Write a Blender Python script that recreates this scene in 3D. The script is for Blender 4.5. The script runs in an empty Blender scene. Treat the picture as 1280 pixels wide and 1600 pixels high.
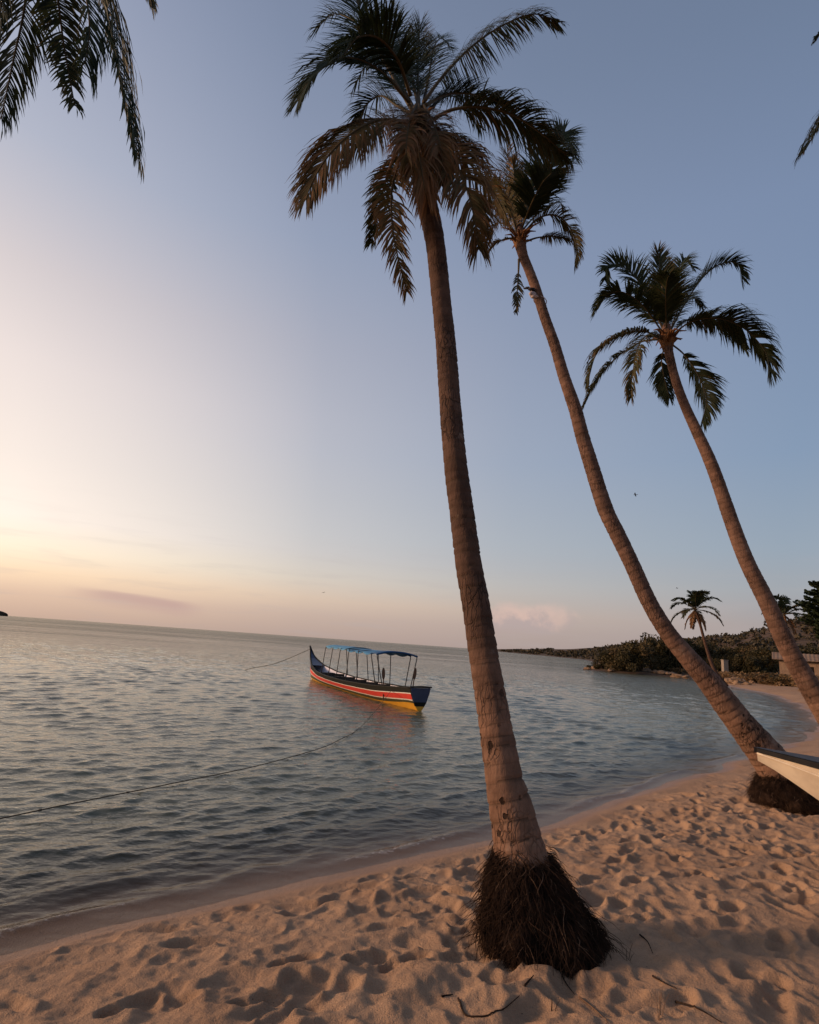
import bpy, math, random
import numpy as np
from mathutils import Vector, Matrix

rnd = random.Random(7)
nrs = np.random.RandomState(11)
R_ = math.radians
scene = bpy.context.scene
COL = scene.collection

# ------------------------------------------------------------------ camera
CAM_H = 1.9
F_PX = 900.0
ROLL, PITCH = R_(4.05), R_(12.88)
cF = Vector((0, math.cos(PITCH), math.sin(PITCH)))
_U0 = Vector((0, -math.sin(PITCH), math.cos(PITCH)))
_R0 = Vector((1, 0, 0))
cR = _R0 * math.cos(ROLL) + _U0 * math.sin(ROLL)
cU = -_R0 * math.sin(ROLL) + _U0 * math.cos(ROLL)
cC = Vector((0, 0, CAM_H))
cam_d = bpy.data.cameras.new("camera")
cam = bpy.data.objects.new("camera", cam_d)
COL.objects.link(cam)
cam.matrix_world = Matrix(((cR.x, cU.x, -cF.x, cC.x), (cR.y, cU.y, -cF.y, cC.y), (cR.z, cU.z, -cF.z, cC.z), (0, 0, 0, 1)))
cam_d.sensor_fit = 'VERTICAL'
cam_d.sensor_height = 32.0
cam_d.lens = 32.0 * F_PX / 1600.0
cam_d.clip_start = 0.05
cam_d.clip_end = 40000
scene.camera = cam

def ray(x, y):
    return cF + cR * ((x - 640) / F_PX) + cU * ((800 - y) / F_PX)
def onz(x, y, z=0.0):
    d = ray(x, y); return cC + d * ((z - CAM_H) / d.z)
def onY(x, y, Y):
    d = ray(x, y); return cC + d * (Y / d.y)

# ------------------------------------------------------------------ helpers
def thing(name, label, cat, loc=(0, 0, 0), group=None):
    o = bpy.data.objects.new(name, None); COL.objects.link(o)
    o.empty_display_size = 0.2
    o.location = loc; o['label'] = label; o['category'] = cat
    if group: o['group'] = group
    return o
def tag(o, label, cat, group=None):
    o['label'] = label; o['category'] = cat
    if group: o['group'] = group
    return o
def wloc(o):
    v = Vector((0, 0, 0))
    while o is not None:
        v += o.location; o = o.parent
    return v

class MB:
    def __init__(self):
        self.v = []; self.f = []; self.m = []; self.a = {}
    def add(self, vs, fs, mi=0, **attrs):
        b = len(self.v)
        self.v.extend([tuple(p) for p in vs])
        for f in fs:
            self.f.append([i + b for i in f]); self.m.append(mi)
        for k, val in attrs.items():
            L = self.a.setdefault(k, [])
            L.extend([0.0] * (b - len(L)))
            L.extend(val if isinstance(val, (list, tuple)) else [val] * len(vs))
    def box(self, c, s, mi=0, M=None):
        x, y, z = s[0] / 2, s[1] / 2, s[2] / 2
        P = [Vector((sx * x, sy * y, sz * z)) for sz in (-1, 1) for sy in (-1, 1) for sx in (-1, 1)]
        if M is not None: P = [M @ p for p in P]
        P = [p + Vector(c) for p in P]
        self.add(P, [(0, 2, 3, 1), (4, 5, 7, 6), (0, 1, 5, 4), (2, 6, 7, 3), (0, 4, 6, 2), (1, 3, 7, 5)], mi)
    def tube(self, pts, rad, n=6, mi=0, cap=True, **attrs):
        pts = [Vector(p) for p in pts]
        if not isinstance(rad, (list, tuple)): rad = [rad] * len(pts)
        T = tangents(pts); N = frames(pts, T)
        vs, fs = [], []
        for i, p in enumerate(pts):
            B = T[i].cross(N[i])
            for k in range(n):
                a = 2 * math.pi * k / n
                vs.append(p + (N[i] * math.cos(a) + B * math.sin(a)) * rad[i])
        for i in range(len(pts) - 1):
            for k in range(n):
                k2 = (k + 1) % n
                fs.append((i * n + k, i * n + k2, (i + 1) * n + k2, (i + 1) * n + k))
        if cap:
            fs.append(tuple(range(n))[::-1]); fs.append(tuple((len(pts) - 1) * n + k for k in range(n)))
        self.add(vs, fs, mi, **attrs)
    def build(self, name, mats, parent=None, smooth=False, loc=None):
        if not isinstance(mats, (list, tuple)): mats = [mats]
        off = wloc(parent) if parent is not None else (Vector(loc) if loc is not None else Vector((0, 0, 0)))
        me = bpy.data.meshes.new(name)
        V = np.array(self.v, dtype=np.float64).reshape(-1, 3) - np.array(off)
        me.from_pydata(V.tolist(), [], self.f)
        for m in mats: me.materials.append(m)
        if len(mats) > 1: me.polygons.foreach_set('material_index', self.m)
        if smooth: me.polygons.foreach_set('use_smooth', [True] * len(me.polygons))
        for k, L in self.a.items():
            L = L + [0.0] * (len(self.v) - len(L))
            at = me.attributes.new(k, 'FLOAT', 'POINT'); at.data.foreach_set('value', L)
        me.update()
        o = bpy.data.objects.new(name, me); COL.objects.link(o)
        if parent is not None: o.parent = parent
        elif loc is not None: o.location = loc
        return o

def tangents(pts):
    n = len(pts); T = []
    for i in range(n):
        d = pts[min(i + 1, n - 1)] - pts[max(i - 1, 0)]
        T.append(d.normalized() if d.length > 1e-9 else Vector((0, 0, 1)))
    return T
def frames(pts, T, N0=None):
    if N0 is None:
        N0 = Vector((1, 0, 0)) if abs(T[0].x) < 0.8 else Vector((0, 1, 0))
    N = (N0 - T[0] * N0.dot(T[0])).normalized(); out = [N]
    for i in range(1, len(pts)):
        q = T[i - 1].rotation_difference(T[i])
        N = q @ N; N = (N - T[i] * N.dot(T[i])).normalized(); out.append(N)
    return out
def catmull(P, n):
    P = [Vector(p) for p in P]
    if len(P) == 2:
        return [P[0].lerp(P[1], i / (n - 1)) for i in range(n)]
    Q = [P[0] * 2 - P[1]] + P + [P[-1] * 2 - P[-2]]
    dense = []
    for i in range(1, len(Q) - 2):
        a, b, c, d = Q[i - 1:i + 3]
        for k in range(24):
            t = k / 24
            dense.append(0.5 * ((2 * b) + (c - a) * t + (2 * a - 5 * b + 4 * c - d) * t * t + (3 * b - a - 3 * c + d) * t ** 3))
    dense.append(P[-1])
    L = [0]
    for i in range(1, len(dense)): L.append(L[-1] + (dense[i] - dense[i - 1]).length)
    out = []; j = 0
    for i in range(n):
        s = L[-1] * i / (n - 1)
        while j < len(L) - 2 and L[j + 1] < s: j += 1
        t = (s - L[j]) / max(L[j + 1] - L[j], 1e-9)
        out.append(dense[j].lerp(dense[j + 1], min(max(t, 0), 1)))
    return out
def interp(x, xs, ys): return float(np.interp(x, xs, ys))

# ------------------------------------------------------------------ numpy noise
_perm = nrs.permutation(512)
def vnoise(x, y, seed=0):
    xi = np.floor(x).astype(np.int64); yi = np.floor(y).astype(np.int64)
    xf = x - xi; yf = y - yi
    u = xf * xf * xf * (xf * (xf * 6 - 15) + 10); v = yf * yf * yf * (yf * (yf * 6 - 15) + 10)
    def h(a, b): return _perm[(_perm[(a + seed * 37) & 511] + b) & 511] / 255.5 - 1.0
    n00, n10, n01, n11 = h(xi, yi), h(xi + 1, yi), h(xi, yi + 1), h(xi + 1, yi + 1)
    return (n00 * (1 - u) + n10 * u) * (1 - v) + (n01 * (1 - u) + n11 * u) * v
def sstep(a, b, x):
    t = np.clip((x - a) / (b - a), 0, 1); return t * t * (3 - 2 * t)

# ------------------------------------------------------------------ materials
def srgb(r, g, b):
    f = lambda c: (c / 12.92 if c <= 0.04045 else ((c + 0.055) / 1.055) ** 2.4)
    return (f(r / 255), f(g / 255), f(b / 255), 1)
class NT:
    def __init__(self, tree): self.t = tree; self.n = tree.nodes; self.l = tree.links
    def node(self, typ, **kw):
        nd = self.n.new(typ)
        for k, v in kw.items(): setattr(nd, k, v)
        return nd
    def put(self, sock, val):
        if isinstance(val, bpy.types.NodeSocket): self.l.new(val, sock)
        else: sock.default_value = val
    def math(self, op, a, b=None, c=None, clamp=False):
        nd = self.node('ShaderNodeMath', operation=op, use_clamp=clamp)
        for i, q in enumerate((a, b, c)):
            if q is not None: self.put(nd.inputs[i], q)
        return nd.outputs[0]
    def ss(self, x, a, b, lo=0.0, hi=1.0):
        nd = self.node('ShaderNodeMapRange', interpolation_type='SMOOTHSTEP')
        self.put(nd.inputs[0], x)
        for i, q in enumerate((a, b, lo, hi)): self.put(nd.inputs[1 + i], q)
        return nd.outputs[0]
    def mix(self, fac, a, b, blend='MIX'):
        nd = self.node('ShaderNodeMix', data_type='RGBA', blend_type=blend)
        self.put(nd.inputs[0], fac); self.put(nd.inputs[6], a); self.put(nd.inputs[7], b)
        return nd.outputs[2]
    def ramp(self, fac, stops, interp='LINEAR'):
        nd = self.node('ShaderNodeValToRGB'); cr = nd.color_ramp; cr.interpolation = interp
        while len(cr.elements) < len(stops): cr.elements.new(0.5)
        for e, (p, c) in zip(cr.elements, stops): e.position = p; e.color = c
        self.put(nd.inputs[0], fac)
        return nd.outputs[0]
    def noise(self, scale, detail=3, rough=0.55, vec=None, dim='3D'):
        nd = self.node('ShaderNodeTexNoise', noise_dimensions=dim)
        nd.inputs['Scale'].default_value = scale; nd.inputs['Detail'].default_value = detail; nd.inputs['Roughness'].default_value = rough
        if vec is not None: self.l.new(vec, nd.inputs['Vector'])
        return nd.outputs['Fac']
    def objc(self): return self.node('ShaderNodeTexCoord').outputs['Object']
    def attr(self, name): return self.node('ShaderNodeAttribute', attribute_name=name).outputs['Fac']
    def bump(self, h, strength, dist, nrm=None):
        nd = self.node('ShaderNodeBump'); nd.inputs['Strength'].default_value = strength; nd.inputs['Distance'].default_value = dist
        self.l.new(h, nd.inputs['Height'])
        if nrm is not None: self.l.new(nrm, nd.inputs['Normal'])
        return nd.outputs[0]
def newmat(name):
    m = bpy.data.materials.new(name); m.use_nodes = True
    t = NT(m.node_tree); t.n.clear()
    out = t.node('ShaderNodeOutputMaterial')
    return m, t, out
def pbsdf(t, out, col, rough=0.7, nrm=None, spec=0.3, metal=0.0):
    b = t.node('ShaderNodeBsdfPrincipled')
    t.put(b.inputs['Base Color'], col); t.put(b.inputs['Roughness'], rough)
    b.inputs['Specular IOR Level'].default_value = spec; b.inputs['Metallic'].default_value = metal
    if nrm is not None: t.l.new(nrm, b.inputs['Normal'])
    t.l.new(b.outputs[0], out.inputs[0])
    return b
def simple(name, c1, c2=None, scale=6, rough=0.6, spec=0.3, bump=0.0, bdist=0.01, metal=0.0):
    m, t, out = newmat(name)
    co = t.objc()
    if c2 is None: c2 = tuple(c * 0.7 for c in c1)
    n = t.noise(scale, 5, 0.6, co)
    col = t.ramp(n, [(0.3, tuple(c1) + (1,)), (0.7, tuple(c2) + (1,))])
    nr = t.bump(t.noise(scale * 4, 4, 0.6, co), bump, bdist) if bump else None
    pbsdf(t, out, col, rough, nr, spec, metal)
    return m

def mat_leaf(name, stops, trans=0.22):
    m, t, out = newmat(name)
    tone = t.attr('tone')
    n = t.noise(3.0, 2, 0.5, t.objc())
    f = t.math('ADD', tone, t.math('MULTIPLY', t.math('SUBTRACT', n, 0.5), 0.35), clamp=True)
    col = t.ramp(f, stops)
    b = t.node('ShaderNodeBsdfPrincipled'); t.put(b.inputs['Base Color'], col)
    b.inputs['Roughness'].default_value = 0.6; b.inputs['Specular IOR Level'].default_value = 0.18
    tr = t.node('ShaderNodeBsdfTranslucent'); t.put(tr.inputs[0], col)
    mx = t.node('ShaderNodeMixShader'); mx.inputs[0].default_value = trans
    t.l.new(b.outputs[0], mx.inputs[1]); t.l.new(tr.outputs[0], mx.inputs[2]); t.l.new(mx.outputs[0], out.inputs[0])
    return m
PALM_STOPS = [(0.0, (0.014, 0.024, 0.011, 1)), (0.3, (0.036, 0.044, 0.016, 1)), (0.55, (0.085, 0.060, 0.022, 1)), (0.8, (0.15, 0.076, 0.032, 1)), (1.0, (0.22, 0.115, 0.055, 1))]
M_PALM = mat_leaf('palm_leaf', PALM_STOPS)
M_BUSH = mat_leaf('bush_leaf', [(0.0, (0.018, 0.018, 0.008, 1)), (0.5, (0.055, 0.045, 0.019, 1)), (0.8, (0.095, 0.064, 0.028, 1)), (1.0, (0.25, 0.155, 0.078, 1))], 0.15)
M_RACHIS = simple('frond_stalk', (0.075, 0.052, 0.022), (0.045, 0.034, 0.015), 8, 0.6, .2)

def mat_trunk(name, k):
    m, t, out = newmat(name)
    co = t.objc(); s = t.attr('arc'); ring = t.attr('ring')
    st = t.node('ShaderNodeMapping'); st.inputs['Scale'].default_value = (1, 1, 0.3); t.l.new(co, st.inputs['Vector'])
    n1 = t.noise(7, 5, 0.65, co); n2 = t.noise(38, 4, 0.6, st.outputs[0]); n3 = t.noise(1.7, 3, 0.5, co)
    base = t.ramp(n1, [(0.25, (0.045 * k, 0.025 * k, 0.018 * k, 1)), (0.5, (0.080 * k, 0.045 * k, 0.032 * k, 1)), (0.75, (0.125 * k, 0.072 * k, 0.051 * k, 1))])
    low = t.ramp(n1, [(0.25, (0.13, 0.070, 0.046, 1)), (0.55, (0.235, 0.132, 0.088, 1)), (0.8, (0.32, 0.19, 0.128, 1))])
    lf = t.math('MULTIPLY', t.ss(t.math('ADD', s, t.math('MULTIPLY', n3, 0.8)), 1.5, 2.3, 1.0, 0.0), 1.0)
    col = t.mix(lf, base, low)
    col = t.mix(t.math('MULTIPLY', t.attr('band'), .42), col, (0.045, 0.027, 0.019, 1))
    col = t.mix(t.math('MULTIPLY', t.ss(ring, 0.70, 0.97), 0.6), col, (0.055, 0.034, 0.022, 1))
    col = t.mix(t.ss(n2, 0.52, 0.72, 0, 0.35), col, (0.07, 0.045, 0.03, 1))
    # pits and cracks of the old lower bark
    sq = t.node('ShaderNodeMapping'); sq.inputs['Scale'].default_value = (1, 1, 0.75); t.l.new(co, sq.inputs['Vector'])
    vo = t.node('ShaderNodeTexVoronoi'); vo.inputs['Scale'].default_value = 15; t.l.new(sq.outputs[0], vo.inputs['Vector'])
    wv = t.noise(22, 3, 0.6, co)
    pit = t.ss(t.math('ADD', vo.outputs['Distance'], t.math('MULTIPLY', wv, 0.75)), 0.56, 0.64, 1.0, 0.0)
    pit = t.math('MULTIPLY', pit, t.math('MULTIPLY', lf, t.ss(t.noise(3.1, 2, 0.5, co), 0.46, 0.56)))
    col = t.mix(t.math('MULTIPLY', pit, 0.9), col, (0.012, 0.007, 0.005, 1))
    cm = t.node('ShaderNodeMapping'); cm.inputs['Scale'].default_value = (1, 1, 0.22); t.l.new(co, cm.inputs['Vector'])
    wob = t.node('ShaderNodeVectorMath', operation='ADD'); t.l.new(cm.outputs[0], wob.inputs[0])
    nv = t.node('ShaderNodeTexNoise'); nv.inputs['Scale'].default_value = 9; t.l.new(co, nv.inputs['Vector'])
    sv_ = t.node('ShaderNodeVectorMath', operation='SCALE'); t.l.new(nv.outputs['Color'], sv_.inputs[0]); sv_.inputs['Scale'].default_value = 0.06
    t.l.new(sv_.outputs[0], wob.inputs[1])
    ve = t.node('ShaderNodeTexVoronoi', feature='DISTANCE_TO_EDGE'); ve.inputs['Scale'].default_value = 26; t.l.new(wob.outputs[0], ve.inputs['Vector'])
    crack = t.math('MULTIPLY', t.ss(ve.outputs['Distance'], 0.0, 0.10, 1.0, 0.0), t.ss(n3, .40, .62))
    col = t.mix(t.math('MULTIPLY', crack, 0.75), col, (0.022, 0.013, 0.010, 1))
    lich = t.math('MULTIPLY', t.ss(t.noise(4.3, 6, 0.75, co), .58, .68), .38)
    col = t.mix(lich, col, (0.24, 0.185, 0.15, 1))
    n2 = t.math('SUBTRACT', n2, t.math('MULTIPLY', crack, .8))
    h = t.math('SUBTRACT', t.math('ADD', t.math('MULTIPLY', n1, 0.5), t.math('MULTIPLY', n2, 0.5)), t.math('MULTIPLY', pit, 1.5))
    pbsdf(t, out, col, 0.85, t.bump(h, 1.0, 0.016), 0.12)
    return m
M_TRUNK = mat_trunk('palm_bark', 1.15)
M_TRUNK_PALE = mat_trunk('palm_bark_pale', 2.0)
M_ROOT = simple('root_fibre', (0.010, 0.006, 0.005), (0.058, 0.033, 0.021), 8, 0.9, 0.1, 0.8, 0.02)
M_ROOTPALE = simple('dry_root', (0.20, 0.125, 0.08), (0.10, 0.06, 0.04), 12, 0.9, 0.1)
M_SHAFT = simple('crown_fibre', (0.20, 0.085, 0.03), (0.10, 0.045, 0.018), 14, 0.8, 0.2, 0.6, 0.02)

# ------------------------------------------------------------------ shoreline and terrain
SHORE = [(-400, -260), (-60, -34), (-9, -0.6), (-3.6, 2.75), (-2.15, 3.85), (-1.62, 4.35), (-0.93, 4.92), (0.0, 5.70), (0.95, 6.42), (1.78, 7.05), (3.62, 9.0),
         (5.5, 10.9), (7.9, 13.5), (10.9, 16.4), (14.2, 20.4), (17.2, 24.6), (20.8, 30.0), (24.3, 36.5), (27.8, 43.5), (30.2, 49.5), (32.3, 57), (36, 66), (38.5, 76), (38, 81.5),
         (32, 83), (28.4, 84.5), (27.8, 87), (31, 96), (44, 130), (70, 210), (108, 345), (126, 520), (140, 757), (160, 1000), (165, 1400), (300, 2200), (900, 3600)]
LANDPOLY = SHORE + [(6000, 3600), (6000, -600), (-400, -600)]
def shore_dist(x, y):
    x = np.asarray(x, float); y = np.asarray(y, float)
    d2 = np.full(x.shape, 1e18)
    for (ax, ay), (bx, by) in zip(SHORE[:-1], SHORE[1:]):
        ex, ey = bx - ax, by - ay
        t = np.clip(((x - ax) * ex + (y - ay) * ey) / (ex * ex + ey * ey), 0, 1)
        d2 = np.minimum(d2, (x - ax - t * ex) ** 2 + (y - ay - t * ey) ** 2)
    inside = np.zeros(x.shape, bool)
    P = LANDPOLY
    for i in range(len(P)):
        (ax, ay), (bx, by) = P[i], P[(i + 1) % len(P)]
        if ay == by: continue
        c = ((ay > y) != (by > y)) & (x < (bx - ax) * (y - ay) / (by - ay) + ax)
        inside ^= c
    d = np.sqrt(d2)
    return np.where(inside, d, -d)
def base_height(x, y):
    x = np.asarray(x, float); y = np.asarray(y, float)
    d = shore_dist(x, y)
    wob = 0.05 * vnoise(x * 1.3, y * 1.3, 3) + 0.05 * vnoise(x * 0.5, y * 0.5, 4)
    d = d + wob * np.clip(y / 6, 0.6, 6) * (y < 200)
    land = 0.30 * (1 - np.exp(-np.maximum(d, 0) / 1.5)) + np.minimum(0.035 * np.maximum(d, 0), 1.5)
    a = x / np.maximum(y, 1)
    hill = np.interp(a, [0.15, 0.2, 0.3, 0.45, 0.55, 0.7, 0.9, 1.5], [4, 6, 10, 16, 19, 26, 27, 24])
    hill = hill * (1 + 0.10 * vnoise(x / 45, y / 45, 6) + 0.06 * vnoise(x / 18, y / 18, 8))
    land = land + hill * sstep(0, 110, d) * sstep(140, 330, y)
    sea = np.maximum(0.15 * d, -4.0)
    return np.where(d > 0, land, sea), d
def H(x, y):
    h, _ = base_height(np.array([x]), np.array([y])); return float(h[0])
def on_ground(px, py, it=8):
    z = 0.4
    for _ in range(it):
        p = onz(px, py, z); z = max(H(p.x, p.y), 0.0)
    return Vector((p.x, p.y, z))

def grid_axis(lo, hi, step, glo, ghi, end_lo, end_hi):
    a = list(np.arange(lo, hi + 1e-6, step))
    s = step; left = []; p = lo
    while p > end_lo:
        s *= glo if s < 4 else 1.12; p -= s; left.append(p)
    s = step; right = []; p = hi
    while p < end_hi:
        s *= ghi if s < 4 else 1.12; p += s; right.append(p)
    return np.array(left[::-1] + a + right)
gx = grid_axis(-3.4, 5.6, 0.012, 1.05, 1.02, -500, 5500)
gy = grid_axis(1.7, 7.2, 0.012, 1.12, 1.017, -300, 4200)
GX, GY = np.meshgrid(gx, gy)
GZ, GD = base_height(GX, GY)

# trodden sand: footprints and scuffs, each new one pressed into the older ones
Dn = np.zeros_like(GZ)
near = (gy < 30)
def stamp(cx, cy, la, lb, ang, depth, rim, tilt, p):
    rr = max(la, lb) * 2.0
    i0, i1 = np.searchsorted(gx, (cx - rr, cx + rr)); j0, j1 = np.searchsorted(gy, (cy - rr, cy + rr))
    if i1 - i0 < 3 or j1 - j0 < 3: return
    X = gx[i0:i1][None, :] - cx; Y = gy[j0:j1][:, None] - cy
    u = (X * math.cos(ang) + Y * math.sin(ang)) / la; v = (-X * math.sin(ang) + Y * math.cos(ang)) / lb
    wob = 0.18 * vnoise(X * 9 + cx * 7, Y * 9 + cy * 5, 2)
    r = np.sqrt(u * u + v * v) + wob
    m = np.exp(-np.maximum(r, 0) ** p)
    ring = np.exp(-((r - 1.28) / 0.3) ** 2) * (1 + 0.5 * u)
    D = Dn[j0:j1, i0:i1]
    Dn[j0:j1, i0:i1] = D * (1 - 0.75 * m) + (-depth + tilt * u * depth) * m + rim * ring
NST = 4000
for k in range(NST):
    if k % 2 == 0: cx, cy = rnd.uniform(-3.4, 5.6), rnd.uniform(1.7, 7.6)
    else: cx, cy = rnd.uniform(-3, 14), rnd.uniform(4, 17)
    if float(vnoise(np.array([cx * .8]), np.array([cy * .8]), 61)[0]) < -.22 and rnd.random() < .75: continue
    if k % 5 < 2:
        stamp(cx, cy, rnd.uniform(.13, .17), rnd.uniform(.055, .085), rnd.gauss(0.75, 0.7), rnd.uniform(.030, .060), rnd.uniform(.005, .012), rnd.uniform(-.6, .6), 5.0)
    else:
        s = rnd.choice([rnd.uniform(.035, .07), rnd.uniform(.05, .10), rnd.uniform(.09, .15)])
        stamp(cx, cy, s * rnd.uniform(.9, 1.5), s, rnd.uniform(0, 3.14), s * rnd.uniform(.12, .36), s * rnd.uniform(.03, .09), rnd.uniform(-.5, .5), 3.2)
for (tx, ty, ta, tn) in [(-2.6, 2.1, .55, 12), (0.2, 1.9, .75, 16), (2.0, 1.9, 1.0, 14), (4.9, 2.2, 2.0, 9), (-1.0, 3.2, .35, 8), (1.6, 5.0, .70, 14), (3.0, 3.3, .25, 7), (5.4, 5.0, 1.2, 12), (2.2, 3.8, 1.25, 8), (-2.9, 3.0, .62, 7)]:
    for q_ in range(tn):
        sd_ = .10 if q_ % 2 else -.10
        px_ = tx + math.cos(ta) * .58 * q_ - math.sin(ta) * sd_ + rnd.gauss(0, .03); py_ = ty + math.sin(ta) * .58 * q_ + math.cos(ta) * sd_ + rnd.gauss(0, .03)
        a_ = ta + rnd.gauss(0, .15); dp_ = rnd.uniform(.035, .055)
        stamp(px_ + math.cos(a_) * .06, py_ + math.sin(a_) * .06, .085, .055, a_, dp_, .010, -.35, 5.0)
        stamp(px_ - math.cos(a_) * .07, py_ - math.sin(a_) * .07, .055, .042, a_, dp_ * 1.05, .006, .2, 5.0)
        ta += rnd.gauss(0, .05)
fade = sstep(0.10, 0.75, GD + 0.15 * vnoise(GX * 1.7, GY * 1.7, 9)) * sstep(34, 14, GY)
msk = (GY < 34) & (GX < 40) & (GX > -6)
micro = np.zeros_like(GZ)
xs, ys = GX[msk], GY[msk]
wx = xs + 0.12 * vnoise(xs * 3, ys * 3, 21); wy = ys + 0.12 * vnoise(xs * 3, ys * 3, 22)
micro[msk] = (0.022 * vnoise(xs * 1.3, ys * 1.3, 12) + 0.012 * vnoise(wx * 4.1, wy * 4.1, 13)
              + 0.011 * (1 - 2 * np.abs(vnoise(wx * 7, wy * 7, 14))) + 0.0075 * vnoise(xs * 17, ys * 17, 15) + 0.0036 * vnoise(xs * 40, ys * 40, 16))
Dn = np.where(Dn > .012, .012 + .010 * np.tanh((Dn - .012) / .010), Dn)
GZ = GZ + (Dn * 0.80 + micro * .9) * fade + 0.0015 * vnoise(GX * 9, GY * 9, 17) * (GY < 30)
# a low wrack lip where the swash ends
GZ += 0.012 * np.exp(-((GD - 0.33) / 0.10) ** 2) * (GY < 30)

def grid_mesh(name, X, Y, Z, mat, attrs=None):
    ny, nx = X.shape
    me = bpy.data.meshes.new(name)
    V = np.stack([X, Y, Z], -1).reshape(-1, 3).astype(np.float32)
    idx = np.arange(nx * ny).reshape(ny, nx)
    Fc = np.stack([idx[:-1, :-1], idx[:-1, 1:], idx[1:, 1:], idx[1:, :-1]], -1).reshape(-1, 4).astype(np.int32)
    me.vertices.add(len(V)); me.vertices.foreach_set('co', V.ravel())
    me.loops.add(Fc.size); me.loops.foreach_set('vertex_index', Fc.ravel())
    me.polygons.add(len(Fc)); me.polygons.foreach_set('loop_start', np.arange(0, Fc.size, 4, dtype=np.int32))
    me.polygons.foreach_set('use_smooth', np.ones(len(Fc), bool))
    me.update(calc_edges=True)
    for k, A in (attrs or {}).items():
        at = me.attributes.new(k, 'FLOAT', 'POINT'); at.data.foreach_set('value', A.ravel().astype(np.float32))
    me.materials.append(mat)
    o = bpy.data.objects.new(name, me); COL.objects.link(o); o['kind'] = 'structure'
    return o

def mat_sand():
    m, t, out = newmat('beach_sand')
    co = t.objc(); d = t.attr('inland')
    n1 = t.noise(1.6, 5, 0.6, co); n2 = t.noise(260, 3, 0.7, co); n3 = t.noise(30, 4, 0.6, co)
    col = t.ramp(n1, [(0.3, (0.295, 0.183, 0.114, 1)), (0.7, (0.39, 0.25, 0.158, 1))])
    n4 = t.noise(95, 3, 0.65, co)
    col = t.mix(t.ss(n4, 0.5, 0.75, 0, 0.22), col, (0.16, 0.09, 0.05, 1))
    col = t.mix(t.ss(n2, 0.53, 0.70, 0, 0.5), col, (0.12, 0.065, 0.042, 1))
    col = t.mix(t.ss(n2, 0.40, 0.28, 0, 0.30), col, (0.42, 0.28, 0.20, 1))
    sp = t.node('ShaderNodeTexVoronoi'); sp.inputs['Scale'].default_value = 22; t.l.new(co, sp.inputs['Vector'])
    speck = t.math('MULTIPLY', t.ss(sp.outputs['Distance'], .05, .10, 1.0, 0.0), t.ss(t.noise(2.3, 3, .6, co), .5, .6))
    col = t.mix(t.math('MULTIPLY', speck, .85), col, (0.035, 0.02, 0.013, 1))
    wet = t.ss(t.math('ADD', d, t.math('MULTIPLY', t.math('SUBTRACT', n1, 0.5), 0.25)), 0.08, 0.42, 1.0, 0.0)
    col = t.mix(t.math('MULTIPLY', wet, 0.5), col, (0.19, 0.10, 0.062, 1))
    soil = t.ramp(t.noise(0.25, 6, 0.7, co), [(0.3, (0.040, 0.028, 0.018, 1)), (0.55, (0.10, 0.062, 0.038, 1)), (0.75, (0.05, 0.040, 0.022, 1))])
    px = t.node('ShaderNodeSeparateXYZ'); t.l.new(co, px.inputs[0])
    far = t.math('MULTIPLY', t.ss(d, 4.5, 7.5), t.ss(px.outputs[1], 45, 60))
    far = t.math('MAXIMUM', far, t.ss(px.outputs[1], 72, 78))
    col = t.mix(far, col, soil)
    h = t.math('ADD', t.math('MULTIPLY', n4, 0.75), t.math('ADD', t.math('MULTIPLY', n2, 0.35), t.math('MULTIPLY', n3, 1.0)))
    rough = t.math('SUBTRACT', 0.95, t.math('MULTIPLY', wet, 0.55))
    pbsdf(t, out, col, rough, t.bump(h, 0.85, 0.014), 0.2)
    return m
beach = grid_mesh('beach_ground', GX, GY, GZ, mat_sand(), {'inland': GD})

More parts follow.
